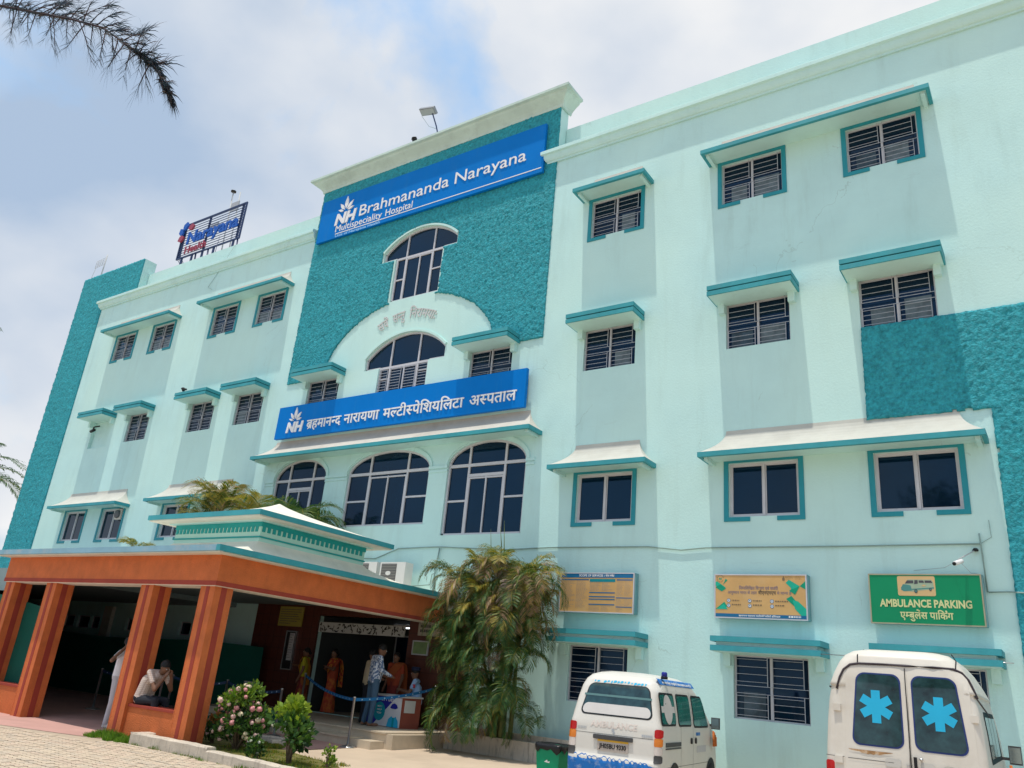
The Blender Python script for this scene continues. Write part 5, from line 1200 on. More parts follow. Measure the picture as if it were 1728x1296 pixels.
saree('woman in orange and red saree waiting inside the entrance', (-16.70, .25, .29), R(165), .94, cloth('red_blouse', (.40, .07, .03)), OSK, blotch('orange_drape', (.62, .25, .04), (.45, .06, .03), 12), dict(elL=(-.22, .12, 1.15), wrL=(-.05, .22, 1.2), elR=(.22, .1, 1.14), wrR=(.06, .22, 1.15)))
saree('woman in maroon skirt with a yellow green shawl walking left of the orange saree', (-17.20, -.30, .29), R(120), .92, cloth('yellow_green_top', (.45, .42, .03)), blotch('maroon_skirt', (.22, .03, .03), (.30, .10, .03), 8), cloth('golden_orange_drape', (.62, .28, .03)), dict(elR=(.24, .15, 1.18), wrR=(.1, .3, 1.2)))
saree('woman in dark red saree hidden behind the desk queue', (-13.95, -.35, .29), R(185), .95, cloth('red_blouse', (.40, .07, .03)), cloth('dark_red_skirt', (.25, .04, .03)), cloth('orange_edge_drape', (.40, .10, .03)))
LBS = cloth('pale_blue_uniform', (.30, .46, .70))
P, J, sub = person('seated guard in pale blue uniform and dark cap behind the security desk', (-13.0, -.55, .73), R(120), dict(pel=(0, 0, .12), ch=(0, .04, .42), neck=(0, .08, .62), head=(0, .12, .77), shL=(-.19, .06, .585), shR=(.19, .06, .585), elL=(-.24, .16, .32), elR=(.24, .16, .32), wrL=(-.12, .38, .36), wrR=(.12, .38, .36), hipL=(-.1, .03, .06), hipR=(.1, .03, .06), knL=(-.12, .44, .06), knR=(.12, .44, .06), anL=(-.12, .44, -.34), anR=(.12, .44, -.34), ftL=(-.12, .6, -.40), ftR=(.12, .6, -.40), look=(0, 1, -.3)), dict(top=LBS, bottom=cloth('navy_trousers', (.02, .03, .07)), foot=BLACK), .97)
q = MB(); q.lathe((0, .11, .83), [(.105, 0), (.11, .02), (.115, .06), (.09, .085), (.02, .09)], None, 16); q.add([(-.08, .19, .835), (.08, .19, .835), (.05, .27, .825), (-.05, .27, .825), (-.08, .19, .825), (.08, .19, .825)], [(0, 1, 2, 3), (4, 5, 2, 3)], None); sub(q, 'cap', mat('navy_cap', (.015, .02, .05), .8))
q = MB(); q.box(-.262, -.25, .03, .10, .44, .52, None); sub(q, 'arm_badge', mat('red_badge', (.4, .04, .06), .6))
# ------------------------------------------------------------------ desk and queue furniture
dk = empty('security_desk', (-13.2, -1.1, .29), 'security help desk with printed white and blue front panel under the portico', 'desk')
WD = mat('reddish_laminate', (.30, .075, .05), .45, .1, 3)
T = Matrix.Translation((-12.80, -1.30, 0)) @ Matrix.Rotation(-.12, 4, 'Z')
def dbox(x0, x1, y0, y1, z0, z1, m, nm, par=dk, name=None):
    a = MB(); a.box(x0, x1, y0, y1, z0, z1, m, T); return a.build(nm, par)
dbox(-1.15, 0, .02, .60, .29, .93, WD, 'cabinet'); dbox(-1.18, .03, -.02, .63, .93, .965, mat('desk_top_pale', (.55, .55, .53), .4), 'desk_top')
fp = dbox(-1.14, -.005, -.0, .018, .30, .92, mat('printed_panel_white', (.66, .66, .68), .4, .03, 2), 'front_panel')
DBL = mat('panel_dark_blue', (.02, .025, .30), .4); TQ = mat('panel_turquoise', (.0, .30, .38), .4)
def dpoly(pts, off, m, nm='print'):
    a = MB(); a.add([T @ Vector((x, -off, z)) for x, z in pts], [tuple(range(len(pts)))], m); return a.build(nm, fp)
dpoly([(-1.14, .92), (-.2, .92), (-.75, .44), (-.9, .30), (-1.14, .30)], .002, DBL)
dpoly([(-.72+.20*math.cos(R(a)), .60+.20*math.sin(R(a))) for a in range(0, 360, 18)], .004, TQ)
def dtext(txt, x, z, h, w_, m):
    lay, W_ = layout(txt, .004, .02); a = MB()
    for vs, fs, ch in lay: a.add([T @ Vector((x+v.x*w_/W_, -.007-v.z*.1, z+v.y*h/.7)) for v in vs], fs, m)
    a.build('lettering', fp)
dtext('SECURITY DESK', -.98, .83, .06, .80, WHITE)
dtext('MAY I', -.80, .685, .038, .16, WHITE); dtext('HELP', -.80, .615, .038, .16, WHITE); dtext('YOU?', -.80, .545, .038, .16, WHITE)
dpoly([(-.36, .70), (-.30, .78), (-.22, .80), (-.14, .77), (-.10, .71), (-.16, .68), (-.30, .68)], .004, DBL)
dpoly([(-.42, .30), (-.38, .46), (-.28, .53), (-.24, .50), (-.18, .50), (-.14, .53), (-.05, .44), (-.02, .30)], .004, CYAN); dpoly([(-.25, .30), (-.24, .5), (-.18, .5), (-.18, .30)], .006, TQ)
dbox(-.001, .012, .1, .42, .62, .88, mat('paper_white', (.6, .6, .58), .6), 'pinned_sheet')
dbox(-.60, -.25, .1, .35, .966, .98, mat('paper_white', (.6, .6, .58), .6), 'register_book')
def stanchion(x, y, z, label, h=.95):
    o = empty('queue_stanchion', (x, y, z), label, 'stanchion', 'queue stanchions round the entrance')
    q = MB(); q.lathe((0, 0, 0), [(.17, 0), (.17, .012), (.14, .025), (.05, .045), (.03, .06)], STEEL, 20); vlink(q, 'base', o)
    q = MB(); q.lathe((0, 0, 0), [(.0255, .05), (.0255, h-.02), (.03, h-.02), (.03, h), (.01, h+.01)], STEEL, 14); vlink(q, 'pole', o); return o
stn = [(-12.50, -3.12, ground_z(-3.12)+.0, 'steel queue stanchion on the ground in front of the lower step'), (-12.42, -.62, .29, 'steel queue stanchion on the platform right of the security desk'),
       (-14.35, -3.45, ground_z(-3.45)+.012, 'steel queue stanchion at the right edge of the green carpet ramp'), (-16.1, -1.25, .29, 'steel queue stanchion on the platform left of the orange saree'),
       (-17.05, -2.8, ground_z(-2.8)+.012, 'thin steel stanchion behind the green ramp'), (-18.5, -3.3, ground_z(-3.3)+.012, 'steel stanchion seen left of the pink flower bush'),
       (-20.3, -4.1, ground_z(-4.1)+.012, 'steel stanchion in front of the dark net between portico columns'), (-18.0, -3.9, ground_z(-3.9)+.012, 'steel stanchion beside the seated man')]
for x, y, z, lb in stn: stanchion(x, y, z, lb)
BELT = mat('blue_queue_belt', (.01, .13, .33), .6, .05, 4)
def belt(a, b_, lb, m=BELT, sag=.10):
    q = MB(); n = 16; P0 = Vector((a[0], a[1], a[2]+.90)); P1 = Vector((b_[0], b_[1], b_[2]+.90)); pts = [P0.lerp(P1, i/n)-Vector((0, 0, sag*4*(i/n)*(1-i/n))) for i in range(n+1)]
    vs = [p+Vector((0, 0, s)) for p in pts for s in (-.03, .03)]; vs += [p+Vector((.002, .004, s)) for p in pts for s in (-.03, .03)]
    k = 2*(n+1); q.add(vs, [(2*i, 2*i+2, 2*i+3, 2*i+1) for i in range(n)]+[(k+2*i, k+2*i+1, k+2*i+3, k+2*i+2) for i in range(n)], m)
    bo = tag(q.build('queue_belt'), lb, 'belt')
    q = MB(); nrm = Vector((P1-P0)).cross(Vector((0, 0, 1))).normalized()
    if nrm.y > 0: nrm = -nrm
    dirv = (P1-P0).normalized()
    for i in range(1, int((P1-P0).length/.22)):
        t = i*.22/(P1-P0).length; p = P0.lerp(P1, t)-Vector((0, 0, sag*4*t*(1-t)))+nrm*.004
        q.add([p+dirv*-.022+Vector((0, 0, -.012)), p+dirv*.022+Vector((0, 0, -.012)), p+Vector((0, 0, .018))], [(0, 1, 2)], mat('belt_print', (.45, .6, .7), .5))
    if q.v: q.build('printed_mark', bo, kind='stuff')
belt(stn[3], stn[0], 'blue queue belt stretched in front of the orange saree'); belt(stn[0], stn[1], 'blue queue belt passing in front of the jeans man and desk', sag=.06)
DB2 = mat('dark_queue_belt', (.01, .04, .10), .6)
belt(stn[2], stn[4], 'dark blue queue belt left above the green ramp', DB2); belt(stn[4], stn[5], 'dark queue belt behind the pink flower bush', DB2); belt(stn[6], stn[7], 'dark queue belt behind the man in white', DB2)
# plastic chair inside portico
ch = empty('plastic_chair', (-18.0, -1.6, .0), 'pale plastic chair standing in the dark left of the entrance wall', 'chair')
PC = mat('pale_plastic', (.45, .45, .45), .5)
q = MB(); q.box(-.22, .22, -.2, .22, .42, .45, PC); vlink(q, 'seat', ch)
q = MB(); q.box(-.2, .2, .2, .23, .50, .90, PC); vlink(q, 'backrest', ch)
for sx in (-.19, .17):
    for sy in (-.18, .19): q = MB(); q.box(sx, sx+.03, sy, sy+.03, .01, .42 if sy < 0 else .88, PC); vlink(q, 'leg', ch)
# dustbin
bn = empty('dustbin', (-7.62, -3.2, -.07), 'green dustbin lined with a black bag beside the small ambulance van', 'bin')
GB2 = mat('bin_green', (.0, .27, .13), .45, .08, 3)
q = MB(); q.add([(-.19, -.17, 0), (.19, -.17, 0), (.19, .17, 0), (-.19, .17, 0), (-.235, -.21, .62), (.235, -.21, .62), (.235, .21, .62), (-.235, .21, .62)], [(0, 1, 5, 4), (1, 2, 6, 5), (2, 3, 7, 6), (3, 0, 4, 7), (3, 2, 1, 0)], GB2); vlink(q, 'tub', bn)
q = MB(); r8 = random.Random(8); vs = []; n = 32
for k in range(n):
    t = 2*math.pi*k/n; ex = .25*max(-1, min(1, 1.35*math.cos(t))); ey = .225*max(-1, min(1, 1.35*math.sin(t)))
    vs += [(ex*.86, ey*.86, .56), (ex, ey, .645+.008*r8.random()), (ex*1.03, ey*1.03, .6), (ex*1.0, ey*1.0, .52+.05*r8.uniform(-1, 1))]
q.add(vs, [(4*k+j, 4*((k+1) % n)+j, 4*((k+1) % n)+j+1, 4*k+j+1) for k in range(n) for j in range(3)], mat('bin_bag_black', (.012, .012, .013), .25, .1, 8, .6, 30), True); vlink(q, 'bag_liner', bn)
q = MB(); q.add([(-.06, -.2, .36), (.0, -.205, .40), (.01, -.203, .37), (.05, -.203, .38), (.04, -.2, .35)], [(0, 1, 2, 3, 4)], WHITE); vlink(q, 'white_mark', bn)

# ------------------------------------------------------------------ facade fittings
def ac(x0, y0, z0, lb):
    o = empty('air_conditioner', (x0+.42, y0, z0), lb, 'air conditioner', 'air conditioner units above the portico roof')
    AW = mat('ac_white', (.66, .65, .62), .45, .05, 2)
    a = MB(); a.box(x0, x0+.86, y0, y0+.30, z0, z0+.58, AW); a.build('casing', o)
    a = MB()
    for i in range(12): a.box(x0+.06, x0+.56, y0-.012, y0-.002, z0+.06+i*.04, z0+.075+i*.04, mat('ac_grille', (.28, .27, .25), .6))
    a.box(x0+.05, x0+.57, y0-.004, y0-.001, z0+.04, z0+.54, mat('ac_dark', (.10, .10, .10), .7)); a.build('fan_grille', o)
    a = MB(); a.add([(x0+.31+.09*math.cos(t*.52), y0-.016, z0+.30+.055*math.sin(t*.52)) for t in range(12)], [tuple(range(12))], AW); a.build('fan_hub', o)
    a = MB(); a.box(x0+.1, x0+.14, y0, -.001, z0-.04, z0, GREYM); a.box(x0+.7, x0+.74, y0, -.001, z0-.04, z0, GREYM); a.build('wall_bracket', o)
ac(-14.70, -.62, 3.50, 'white air conditioner unit with grille on the wall above the portico roof'); ac(-15.75, -.55, 3.52, 'second white air conditioner unit mostly hidden behind the portico roof')
PIPE = mat('pipe_grey_green', (.25, .36, .33), .6, .1, 3)
def cable(pts, r, lb, m=PIPE, nm='wall_cable'):
    a = MB(); a.tube(pts, r, m, 6); return tag(a.build(nm), lb, 'cable')
cable([(-15.9, -.03, 4.28), (-15.5, -.03, 4.27), (-14.7, -.03, 4.53), (-13.35, -.03, 4.56), (-11.3, -.03, 4.46), (-10.0, -.03, 4.50), (-7.47, -.03, 4.48), (-6.9, -.03, 4.42), (-6.72, -.03, 4.40), (-6.17, -.03, 4.44), (-3.5, -.03, 4.43), (-1.22, -.03, 4.44)], .014, 'long grey cable pipe running along the facade above the boards')
cable([(-1.22, -.035, 4.62), (-1.21, -.035, 4.44), (-1.19, -.035, 3.62), (-1.17, -.035, 3.62), (-.9, -.035, 3.63), (-.5, -.12, 3.60), (2.0, -.12, 3.55)], .013, 'grey pipe dropping beside the green ambulance parking sign')
cable([(-13.27, -.05, 4.53), (-13.34, -.05, 3.86), (-13.31, -.05, 3.42)], .018, 'vertical conduit left of the palm above the portico roof')
cable([(-13.3, -.05, 3.9), (-13.42, -.05, 3.86), (-13.45, -.05, 3.6), (-14.2, -.05, 3.55)], .012, 'short bent pipe beside the air conditioner')
cable([(-3.83, -.62, 2.43), (-2.2, -.5, 2.44), (-1.05, -.6, 2.46), (-.9, -.6, 2.46)], .008, 'thin wire strung between ground floor canopies', STEEL)
cable([(-1.05, -.03, 4.85), (-1.04, -.03, 4.55), (-1.2, -.03, 4.45)], .006, 'short loose wire above the camera bracket')
cable([(-26.0, .32, 16.86), (-26.2, -.03, 15.4), (-26.6, -.03, 14.9), (-26.3, -.03, 14.75)], .008, 'thin loose wire hanging from the left parapet')
cc = empty('cctv_camera', (-1.4, -.1, 4.2), 'white security camera on a thin arm above the ambulance parking sign', 'camera')
a = MB(); a.lathe((-1.30, -.05, 4.31), [(.045, 0), (.05, .02), (.03, .05)], BLACK, 12); a.build('mount', cc)
a = MB(); a.tube([(-1.32, -.08, 4.31), (-1.56, -.32, 4.12)], .010, GREYM, 6); a.build('arm', cc)
a = MB(); a.tube([(-1.50, -.30, 4.10), (-1.60, -.42, 4.04)], .04, WHITE, 10); a.tube([(-1.60, -.42, 4.04), (-1.615, -.44, 4.03)], .03, BLACK, 10); a.build('camera_housing', cc)
a = MB(); a.tube([(-1.58, -.3, 4.1), (-1.8, -.1, 4.02), (-2.3, -.03, 3.98)], .004, GREYM, 4); a.tube([(-1.5, -.3, 4.05), (-1.4, -.1, 3.93), (-1.28, -.03, 3.92)], .004, GREYM, 4); a.build('lead_wire', cc)
fl = empty('floodlight', (-15.5, 0, 17.9), 'floodlight on a thin pole on top of the tower cornice', 'lamp')
a = MB(); a.tube([(-15.45, .1, 17.9), (-15.62, .0, 18.6), (-15.8, -.1, 19.15)], .022, DKSTEEL, 6); a.build('pole', fl)
T = Matrix.Translation((-15.95, -.15, 19.22)) @ Matrix.Rotation(.25, 4, 'Y') @ Matrix.Rotation(-.5, 4, 'X')
a = MB(); a.box(-.34, .34, -.13, .13, -.03, .06, mat('lamp_grey', (.25, .27, .30), .5), T); a.box(-.30, .30, -.10, .10, -.045, -.03, mat('lamp_glass', (.3, .33, .35), .2), T); a.build('lamp_head', fl)
cable([(-16.2, -.15, 19.1), (-15.95, .0, 18.7), (-15.6, .05, 18.5)], .006, 'thin lamp wire looped below the rooftop floodlight')
mt = empty('antenna_mast', (-28.3, 1.6, 16), 'twin antenna mast with small panels behind the rooftop sign', 'antenna')
for x, zt in ((-29.15, 21.1), (-28.6, 20.9)): a = MB(); a.tube([(x+.35, 1.6, 15.3), (x, 1.6, zt)], .03, GREYM, 6); a.build('pole', mt)
a = MB(); a.box(-29.0, -28.45, 1.55, 1.60, 19.95, 20.4, mat('antenna_panel', (.40, .42, .45), .6)); a.box(-30.1, -29.6, 1.5, 1.55, 19.3, 19.6, mat('antenna_panel', (.40, .42, .45), .6)); a.build('panel', mt, kind='stuff')
a = MB(); a.lathe((-29.15, 1.6, 21.08), [(.12, 0), (.12, .05), (.03, .1)], BLACK, 10); a.build('cap', mt)
la = empty('roof_antenna', (-36.4, .3, 17.5), 'small mesh antenna on a pole on the far left teal wall top', 'antenna')
a = MB(); a.tube([(-36.3, .3, 17.4), (-36.25, .3, 18.9)], .03, GREYM, 6); a.build('pole', la)
a = MB()
for i in range(5): a.tube([(-37.1, .3, 18.35+.09*i), (-36.3, .3, 18.4+.09*i)], .008, GREYM, 4)
for i in range(5): a.tube([(-37.1+.2*i, .3, 18.35), (-37.1+.2*i, .3, 18.74)], .008, GREYM, 4)
a.tube([(-37.0, .3, 18.4), (-37.3, .3, 17.4)], .010, GREYM, 4); a.build('mesh_panel', la)
def bird(x, y, z, rz, lb, s=1.0):
    BK = mat('black_feather', (.015, .015, .018), .6)
    o = empty('bird', (x, y, z), lb, 'bird', rz=rz); q = MB(); ball(q, (0, 0, .11*s), .06*s, 10, (.75, 1.6, .9)); ball(q, (0, .10*s, .17*s), .034*s, 10, (1, 1.1, 1)); q.tube([(0, .12*s, .17*s), (0, .175*s, .16*s)], [.012*s, .003*s], None, 6); q.tube([(0, -.06*s, .10*s), (0, -.2*s, .06*s)], [.03*s, .018*s], None, 6)
    q.tube([(.015*s, 0, .07*s), (.015*s, .005, 0)], .005*s, None, 4); q.tube([(-.015*s, 0, .07*s), (-.015*s, .005, 0)], .005*s, None, 4)
    q.tube([(.045*s, .05*s, .13*s), (.05*s, -.05*s, .12*s), (.02*s, -.16*s, .09*s)], [.02*s, .03*s, .008*s], None, 6); q.tube([(-.045*s, .05*s, .13*s), (-.05*s, -.05*s, .12*s), (-.02*s, -.16*s, .09*s)], [.02*s, .03*s, .008*s], None, 6)
    q.mats = [BK]; q.m = [0]*len(q.f); q.sm = [True]*len(q.f); vlink(q, 'body', o)
bird(-25.75, -.5, 10.19, 1.2, 'small dark bird perched on a left second floor window canopy', 1.3); bird(-16.25, -.3, 17.93, 1.0, 'dark bird perched on the tower cornice below the floodlight', 1.2)
fanb = empty('wall_fan', (-31.9, .1, 9.7), 'dark exhaust bracket hanging in the blocked window opening', 'bracket')
a = MB(); a.tube([(-32.0, .05, 9.75), (-32.05, -.15, 9.65), (-31.95, -.2, 9.5)], .03, BLACK, 6); a.build('arm', fanb)
a = MB(); a.tube([(-32.1, -.2, 9.45), (-31.85, -.2, 9.5)], .06, BLACK, 8); a.build('head', fanb)
ex = empty('exhaust_fan', (-28.9, 0, 5.9), 'small exhaust fan fixed at the corner of a left first floor window', 'fan')
a = MB(); a.box(-28.98, -28.55, -.04, .05, 5.78, 6.16, mat('fan_panel', (.55, .52, .47), .6)); a.build('panel', ex)
a = MB(); a.lathe((0, 0, 0), [(.15, -.02), (.15, .05), (.12, .07)], mat('fan_grey', (.12, .12, .13), .5), 16); T = Matrix.Translation((-28.77, -.05, 5.98)) @ Matrix.Rotation(R(90), 4, 'X'); a.v = [tuple(T @ Vector(v)) for v in a.v]; a.build('fan_ring', ex)
# ------------------------------------------------------------------ vegetation
def leafmat(name, col, var=.3, tr=.25):
    m = mat(name, col, .5, var, 9, spec=.3); t = m.node_tree; n = t.nodes; l = t.links; p = n['Principled BSDF']; out = [q for q in n if q.type == 'OUTPUT_MATERIAL'][0]
    if not any(q.type == 'BSDF_TRANSLUCENT' for q in n):
        tb = n.new('ShaderNodeBsdfTranslucent'); tb.inputs[0].default_value = (col[0]*1.3, col[1]*1.5, col[2]*.8, 1); ms = n.new('ShaderNodeMixShader'); ms.inputs[0].default_value = tr
        l.new(p.outputs[0], ms.inputs[1]); l.new(tb.outputs[0], ms.inputs[2]); l.new(ms.outputs[0], out.inputs[0])
    return m
PG = [leafmat('palm_deep_green', (.025, .075, .022)), leafmat('palm_green', (.045, .115, .028)), leafmat('palm_olive', (.13, .16, .03)), leafmat('palm_yellow', (.30, .24, .04)), leafmat('palm_dry_tan', (.34, .22, .12)), leafmat('palm_dry_grey', (.26, .20, .16))]
BARK = mat('fibrous_bark', (.16, .11, .07), .9, .3, 8, .8, 30)
STEM = mat('palm_stem_green', (.16, .17, .06), .6, .25, 5, .2, 20)
def frond_mesh(seed, L_=1.4, droop=1.0, pal=(0, 1, 1, 2), tip=None, n=52, lw=.022, ll=.50, rise=.8):
    r_ = random.Random(seed); mb = MB(); pts = []; p = Vector((0, 0, 0)); ang = rise
    K = 14
    for i in range(K+1):
        pts.append(p.copy()); ang -= droop*(.06+.16*i/K); p = p+Vector((math.cos(ang), .02*math.sin(i+seed), math.sin(ang)))*(L_/K)
    mb.tube(pts, [.011-.009*i/K for i in range(K+1)], PG[3] if tip is None else PG[min(4, tip)], 4)
    def along(t):
        x = t*K; i = min(K-1, int(x)); return pts[i].lerp(pts[i+1], x-i), (pts[i+1]-pts[i]).normalized()
    for k in range(n):
        t = .14+.86*k/n+r_.uniform(-.006, .006); t = min(t, .995)
        o, d = along(t)
        for s in (-1, 1):
            ln = ll*(math.sin(math.pi*(.12+.80*t))**.7)*r_.uniform(.8, 1.08); side = Vector((0, s, 0)); up = d.cross(Vector((0, 1, 0))); 
            if up.z < 0: up = -up
            a = r_.uniform(-.12, .12); dr = r_.uniform(.25, .75)
            dir_ = (side*.85+d*.62+up*(.30-.2*t)+Vector((0, 0, a))).normalized()
            m1 = o+dir_*ln*.5; m2 = m1+(dir_*.9+Vector((0, 0, -dr*.55*droop))).normalized()*ln*.3; e_ = m2+(dir_*.6+Vector((0, 0, -dr*1.5*droop))).normalized()*ln*.22
            wv = dir_.cross(side+d).cross(dir_); wv = d*lw*.5
            k_ = r_.choice(pal)
            if tip is not None and (t > .55 and r_.random() < .5): k_ = tip
            mb.add([o, o+wv*.3, m1+wv, m1-wv, m2+wv*.8, m2-wv*.8, e_], [(0, 1, 2, 3), (3, 2, 4, 5), (5, 4, 6)], PG[k_])
    me = bpy.data.meshes.new('frond'); me.from_pydata(mb.v, [], mb.f)
    for m_ in mb.mats: me.materials.append(m_)
    me.polygons.foreach_set('material_index', mb.m); me.update(); return me
FR_G = [frond_mesh(i, 1.35, 1.0+.1*i, (0, 1, 1, 2)) for i in range(4)]
FR_O = [frond_mesh(10+i, 1.3, 1.15+.1*i, (1, 2, 2, 3), 4) for i in range(4)]
FR_D = [frond_mesh(20+i, 1.2, 1.5, (4, 2, 5, 3), 5, ll=.38) for i in range(3)]
FR_Y = [frond_mesh(30+i, 1.1, .8, (2, 3, 3, 1), 3) for i in range(2)]
def put_frond(parent, me, loc, az, pitch, roll, s):
    o = link('frond', me, parent, loc=loc); o.rotation_euler = Matrix.Rotation(az, 3, 'Z').to_4x4().to_euler()
    o.rotation_euler = (Matrix.Rotation(az, 3, 'Z') @ Matrix.Rotation(-pitch, 3, 'Y') @ Matrix.Rotation(roll, 3, 'X')).to_euler(); o.scale = (s,)*3; return o
rp_ = random.Random(21)
pc = empty('areca_palm_clump', (-10.62, -.75, .40), 'big bushy areca palm clump with browned drooping fronds beside the portico', 'palm')
pc.scale = (.88, 1, 1.15)
crowns = []
for i in range(13):
    a_ = rp_.uniform(0, 6.28); r_ = rp_.uniform(.05, .5); bx, by = r_*math.cos(a_)*1.2, r_*math.sin(a_)*.35
    h_ = 1.3+1.75*(1-abs(i-6)/8)*rp_.uniform(.75, 1.05); lean = rp_.uniform(.1, .75)
    tx = bx+math.copysign(lean, bx)*.9; ty = by-.12-rp_.uniform(0, .25)
    q = MB(); q.tube([(bx, by, -.05), (bx*1.05, by, h_*.35), (bx+(tx-bx)*.4, by+(ty-by)*.4, h_*.7), (tx, ty, h_)], [.045, .04, .034, .026], STEM, 7); o = vlink(q, 'stem', pc)
    crowns.append((tx, ty, h_))
crowns += [(-1.25, -.45, 2.75), (1.3, -.4, 2.7), (-1.35, -.4, 1.9), (1.25, -.35, 1.9), (-.2, -.5, 2.2), (.5, -.5, 1.9), (-.8, -.45, 1.9), (.1, -.25, 3.05), (-.25, -.2, 2.9), (.6, -.3, 2.5), (-1.0, -.3, 2.35), (1.05, -.25, 2.3), (-.6, -.3, 2.7), (.3, -.35, 1.6), (-.5, -.35, 1.5), (.85, -.3, 1.35), (-.9, -.25, 1.2), (.0, -.3, .9), (-.7, -.2, .7), (.4, -.3, .55), (-.3, -.35, .45), (.75, -.2, .5), (-.95, -.35, 1.55), (.2, -.5, 1.3), (-.45, -.45, 1.05), (.65, -.45, .95), (-1.0, -.3, .5), (.15, -.45, .35), (-.6, -.5, .25)]
nf_ = 0
for ci, (cx_, cy_, cz_) in enumerate(crowns):
    hi_ = cz_ > 1.9
    for k in range(9 if hi_ else 8):
        az = 2*math.pi*k/8+rp_.uniform(-.4, .4)
        if math.sin(az) > .35 and rp_.random() < .6: az = -az       # the facade stands behind
        u = rp_.random()
        me = rp_.choice(FR_O if u < (.50 if hi_ else .12) else FR_D) if u < (.60 if hi_ else .17) else (rp_.choice(FR_Y) if u < (.80 if hi_ else .22) else rp_.choice(FR_G))
        back = max(0, math.sin(az))
        put_frond(pc, me, (cx_, cy_, cz_), az, rp_.uniform(-.55, .30)+.35*back, rp_.uniform(-.35, .35), rp_.uniform(.70, 1.0)*(.85 if not hi_ else 1)*(1-.3*back)*(.8 if abs(cx_) > .95 else 1)); nf_ += 1
for x, y, h_, l_ in ((-.35, -.2, 3.3, .5), (.1, -.25, 3.35, .6), (-.05, -.2, 3.5, .35)):
    q = MB(); q.tube([(x, y, 2.7), (x-.05, y, h_), (x-.12, y-.02, h_+l_)], [.018, .012, .003], PG[2], 5); vlink(q, 'spear_leaf', pc)
put_frond(pc, FR_G[1], (1.15, -.15, .10), -.5, .35, .1, .55); put_frond(pc, FR_G[0], (1.05, -.15, .12), -1.6, .5, 0, .45)
for k, (x, y) in enumerate(((-.2, -.35), (.35, -.3), (-.7, -.3))):
    q = MB(); q.tube([(x, y, 2.5), (x+.04, y-.05, 2.0), (x+.02, y-.06, 1.45)], [.05, .035, .012], PG[4], 5); vlink(q, 'dry_spathe', pc)
# potted palms on the portico roof
def pot_palm(x, y, z, lb, n, sc, cols, seed, sh=.6):
    r_ = random.Random(seed); o = empty('potted_palm', (x, y, z), lb, 'palm', 'palms growing above the portico roof')
    q = MB(); q.lathe((0, 0, 0), [(.14, 0), (.20, .28), (.215, .30), (.215, .33), (.18, .33), (.17, .28)], mat('clay_pot', (.35, .13, .07), .8), 16); vlink(q, 'pot', o)
    for i in range(3):
        a = i*2.1; q = MB(); q.tube([(.05*math.cos(a), .05*math.sin(a), .25), (.12*math.cos(a), .12*math.sin(a), sh)], [.03, .022], STEM, 6); vlink(q, 'stem', o)
    for k in range(n):
        az = 2*math.pi*k/n*2.4+r_.uniform(-.3, .3); put_frond(o, r_.choice(cols), (.1*math.cos(az), .1*math.sin(az), sh+r_.uniform(-.25, .15)), az, r_.uniform(-.1, .7), r_.uniform(-.2, .2), sc*r_.uniform(.7, 1))
pot_palm(-20.6, -1.6, 3.34, 'yellowish palm above the portico roof left of the pyramid cap', 18, 1.15, FR_Y+FR_O, 3, 2.1)
pot_palm(-21.6, -1.2, 3.10, 'brown tipped palm at the far left above the portico roof', 16, 1.05, FR_O+FR_Y+FR_G, 4, 2.1)
pot_palm(-19.3, -1.3, 3.34, 'yellow green palm between the other two above the portico roof', 16, 1.1, FR_Y+FR_O, 5, 1.85)
pot_palm(-17.6, -1.0, 3.34, 'dark green palm above the roof in front of the left arched window', 20, 1.2, FR_G, 6, 1.65)
pot_palm(-23.4, -2.2, 3.06, 'small yellow palm frond tuft at the left of the frieze box', 9, .7, FR_Y, 7, 1.1)
# coconut palms beyond the left end
CF = [frond_mesh(50+i, 4.2, .75, (0, 1, 1, 0), None, 46, .07, .85, .55) for i in range(3)]
def coconut(x, y, h_, lb, seed):
    r_ = random.Random(seed); o = empty('coconut_palm', (x, y, 0), lb, 'palm', 'coconut palms beyond the left end of the building')
    q = MB(); K = 14; q.tube([(.5*math.sin(i/K*1.4), 0, h_*i/K) for i in range(K+1)], [.17-.06*i/K for i in range(K+1)], BARK, 10); vlink(q, 'trunk', o)
    tx = .5*math.sin(1.4)
    for k in range(16):
        put_frond(o, CF[k % 3], (tx, 0, h_), 2*math.pi*k/16+r_.uniform(-.15, .15), r_.uniform(-.7, .5), r_.uniform(-.2, .2), r_.uniform(.9, 1.1))
coconut(-43.2, -.8, 8.2, 'coconut palm whose frond tips reach in beside the teal end wall', 2); coconut(-49.6, -2.0, 17.0, 'taller coconut palm with one frond tip at the left picture edge', 5)
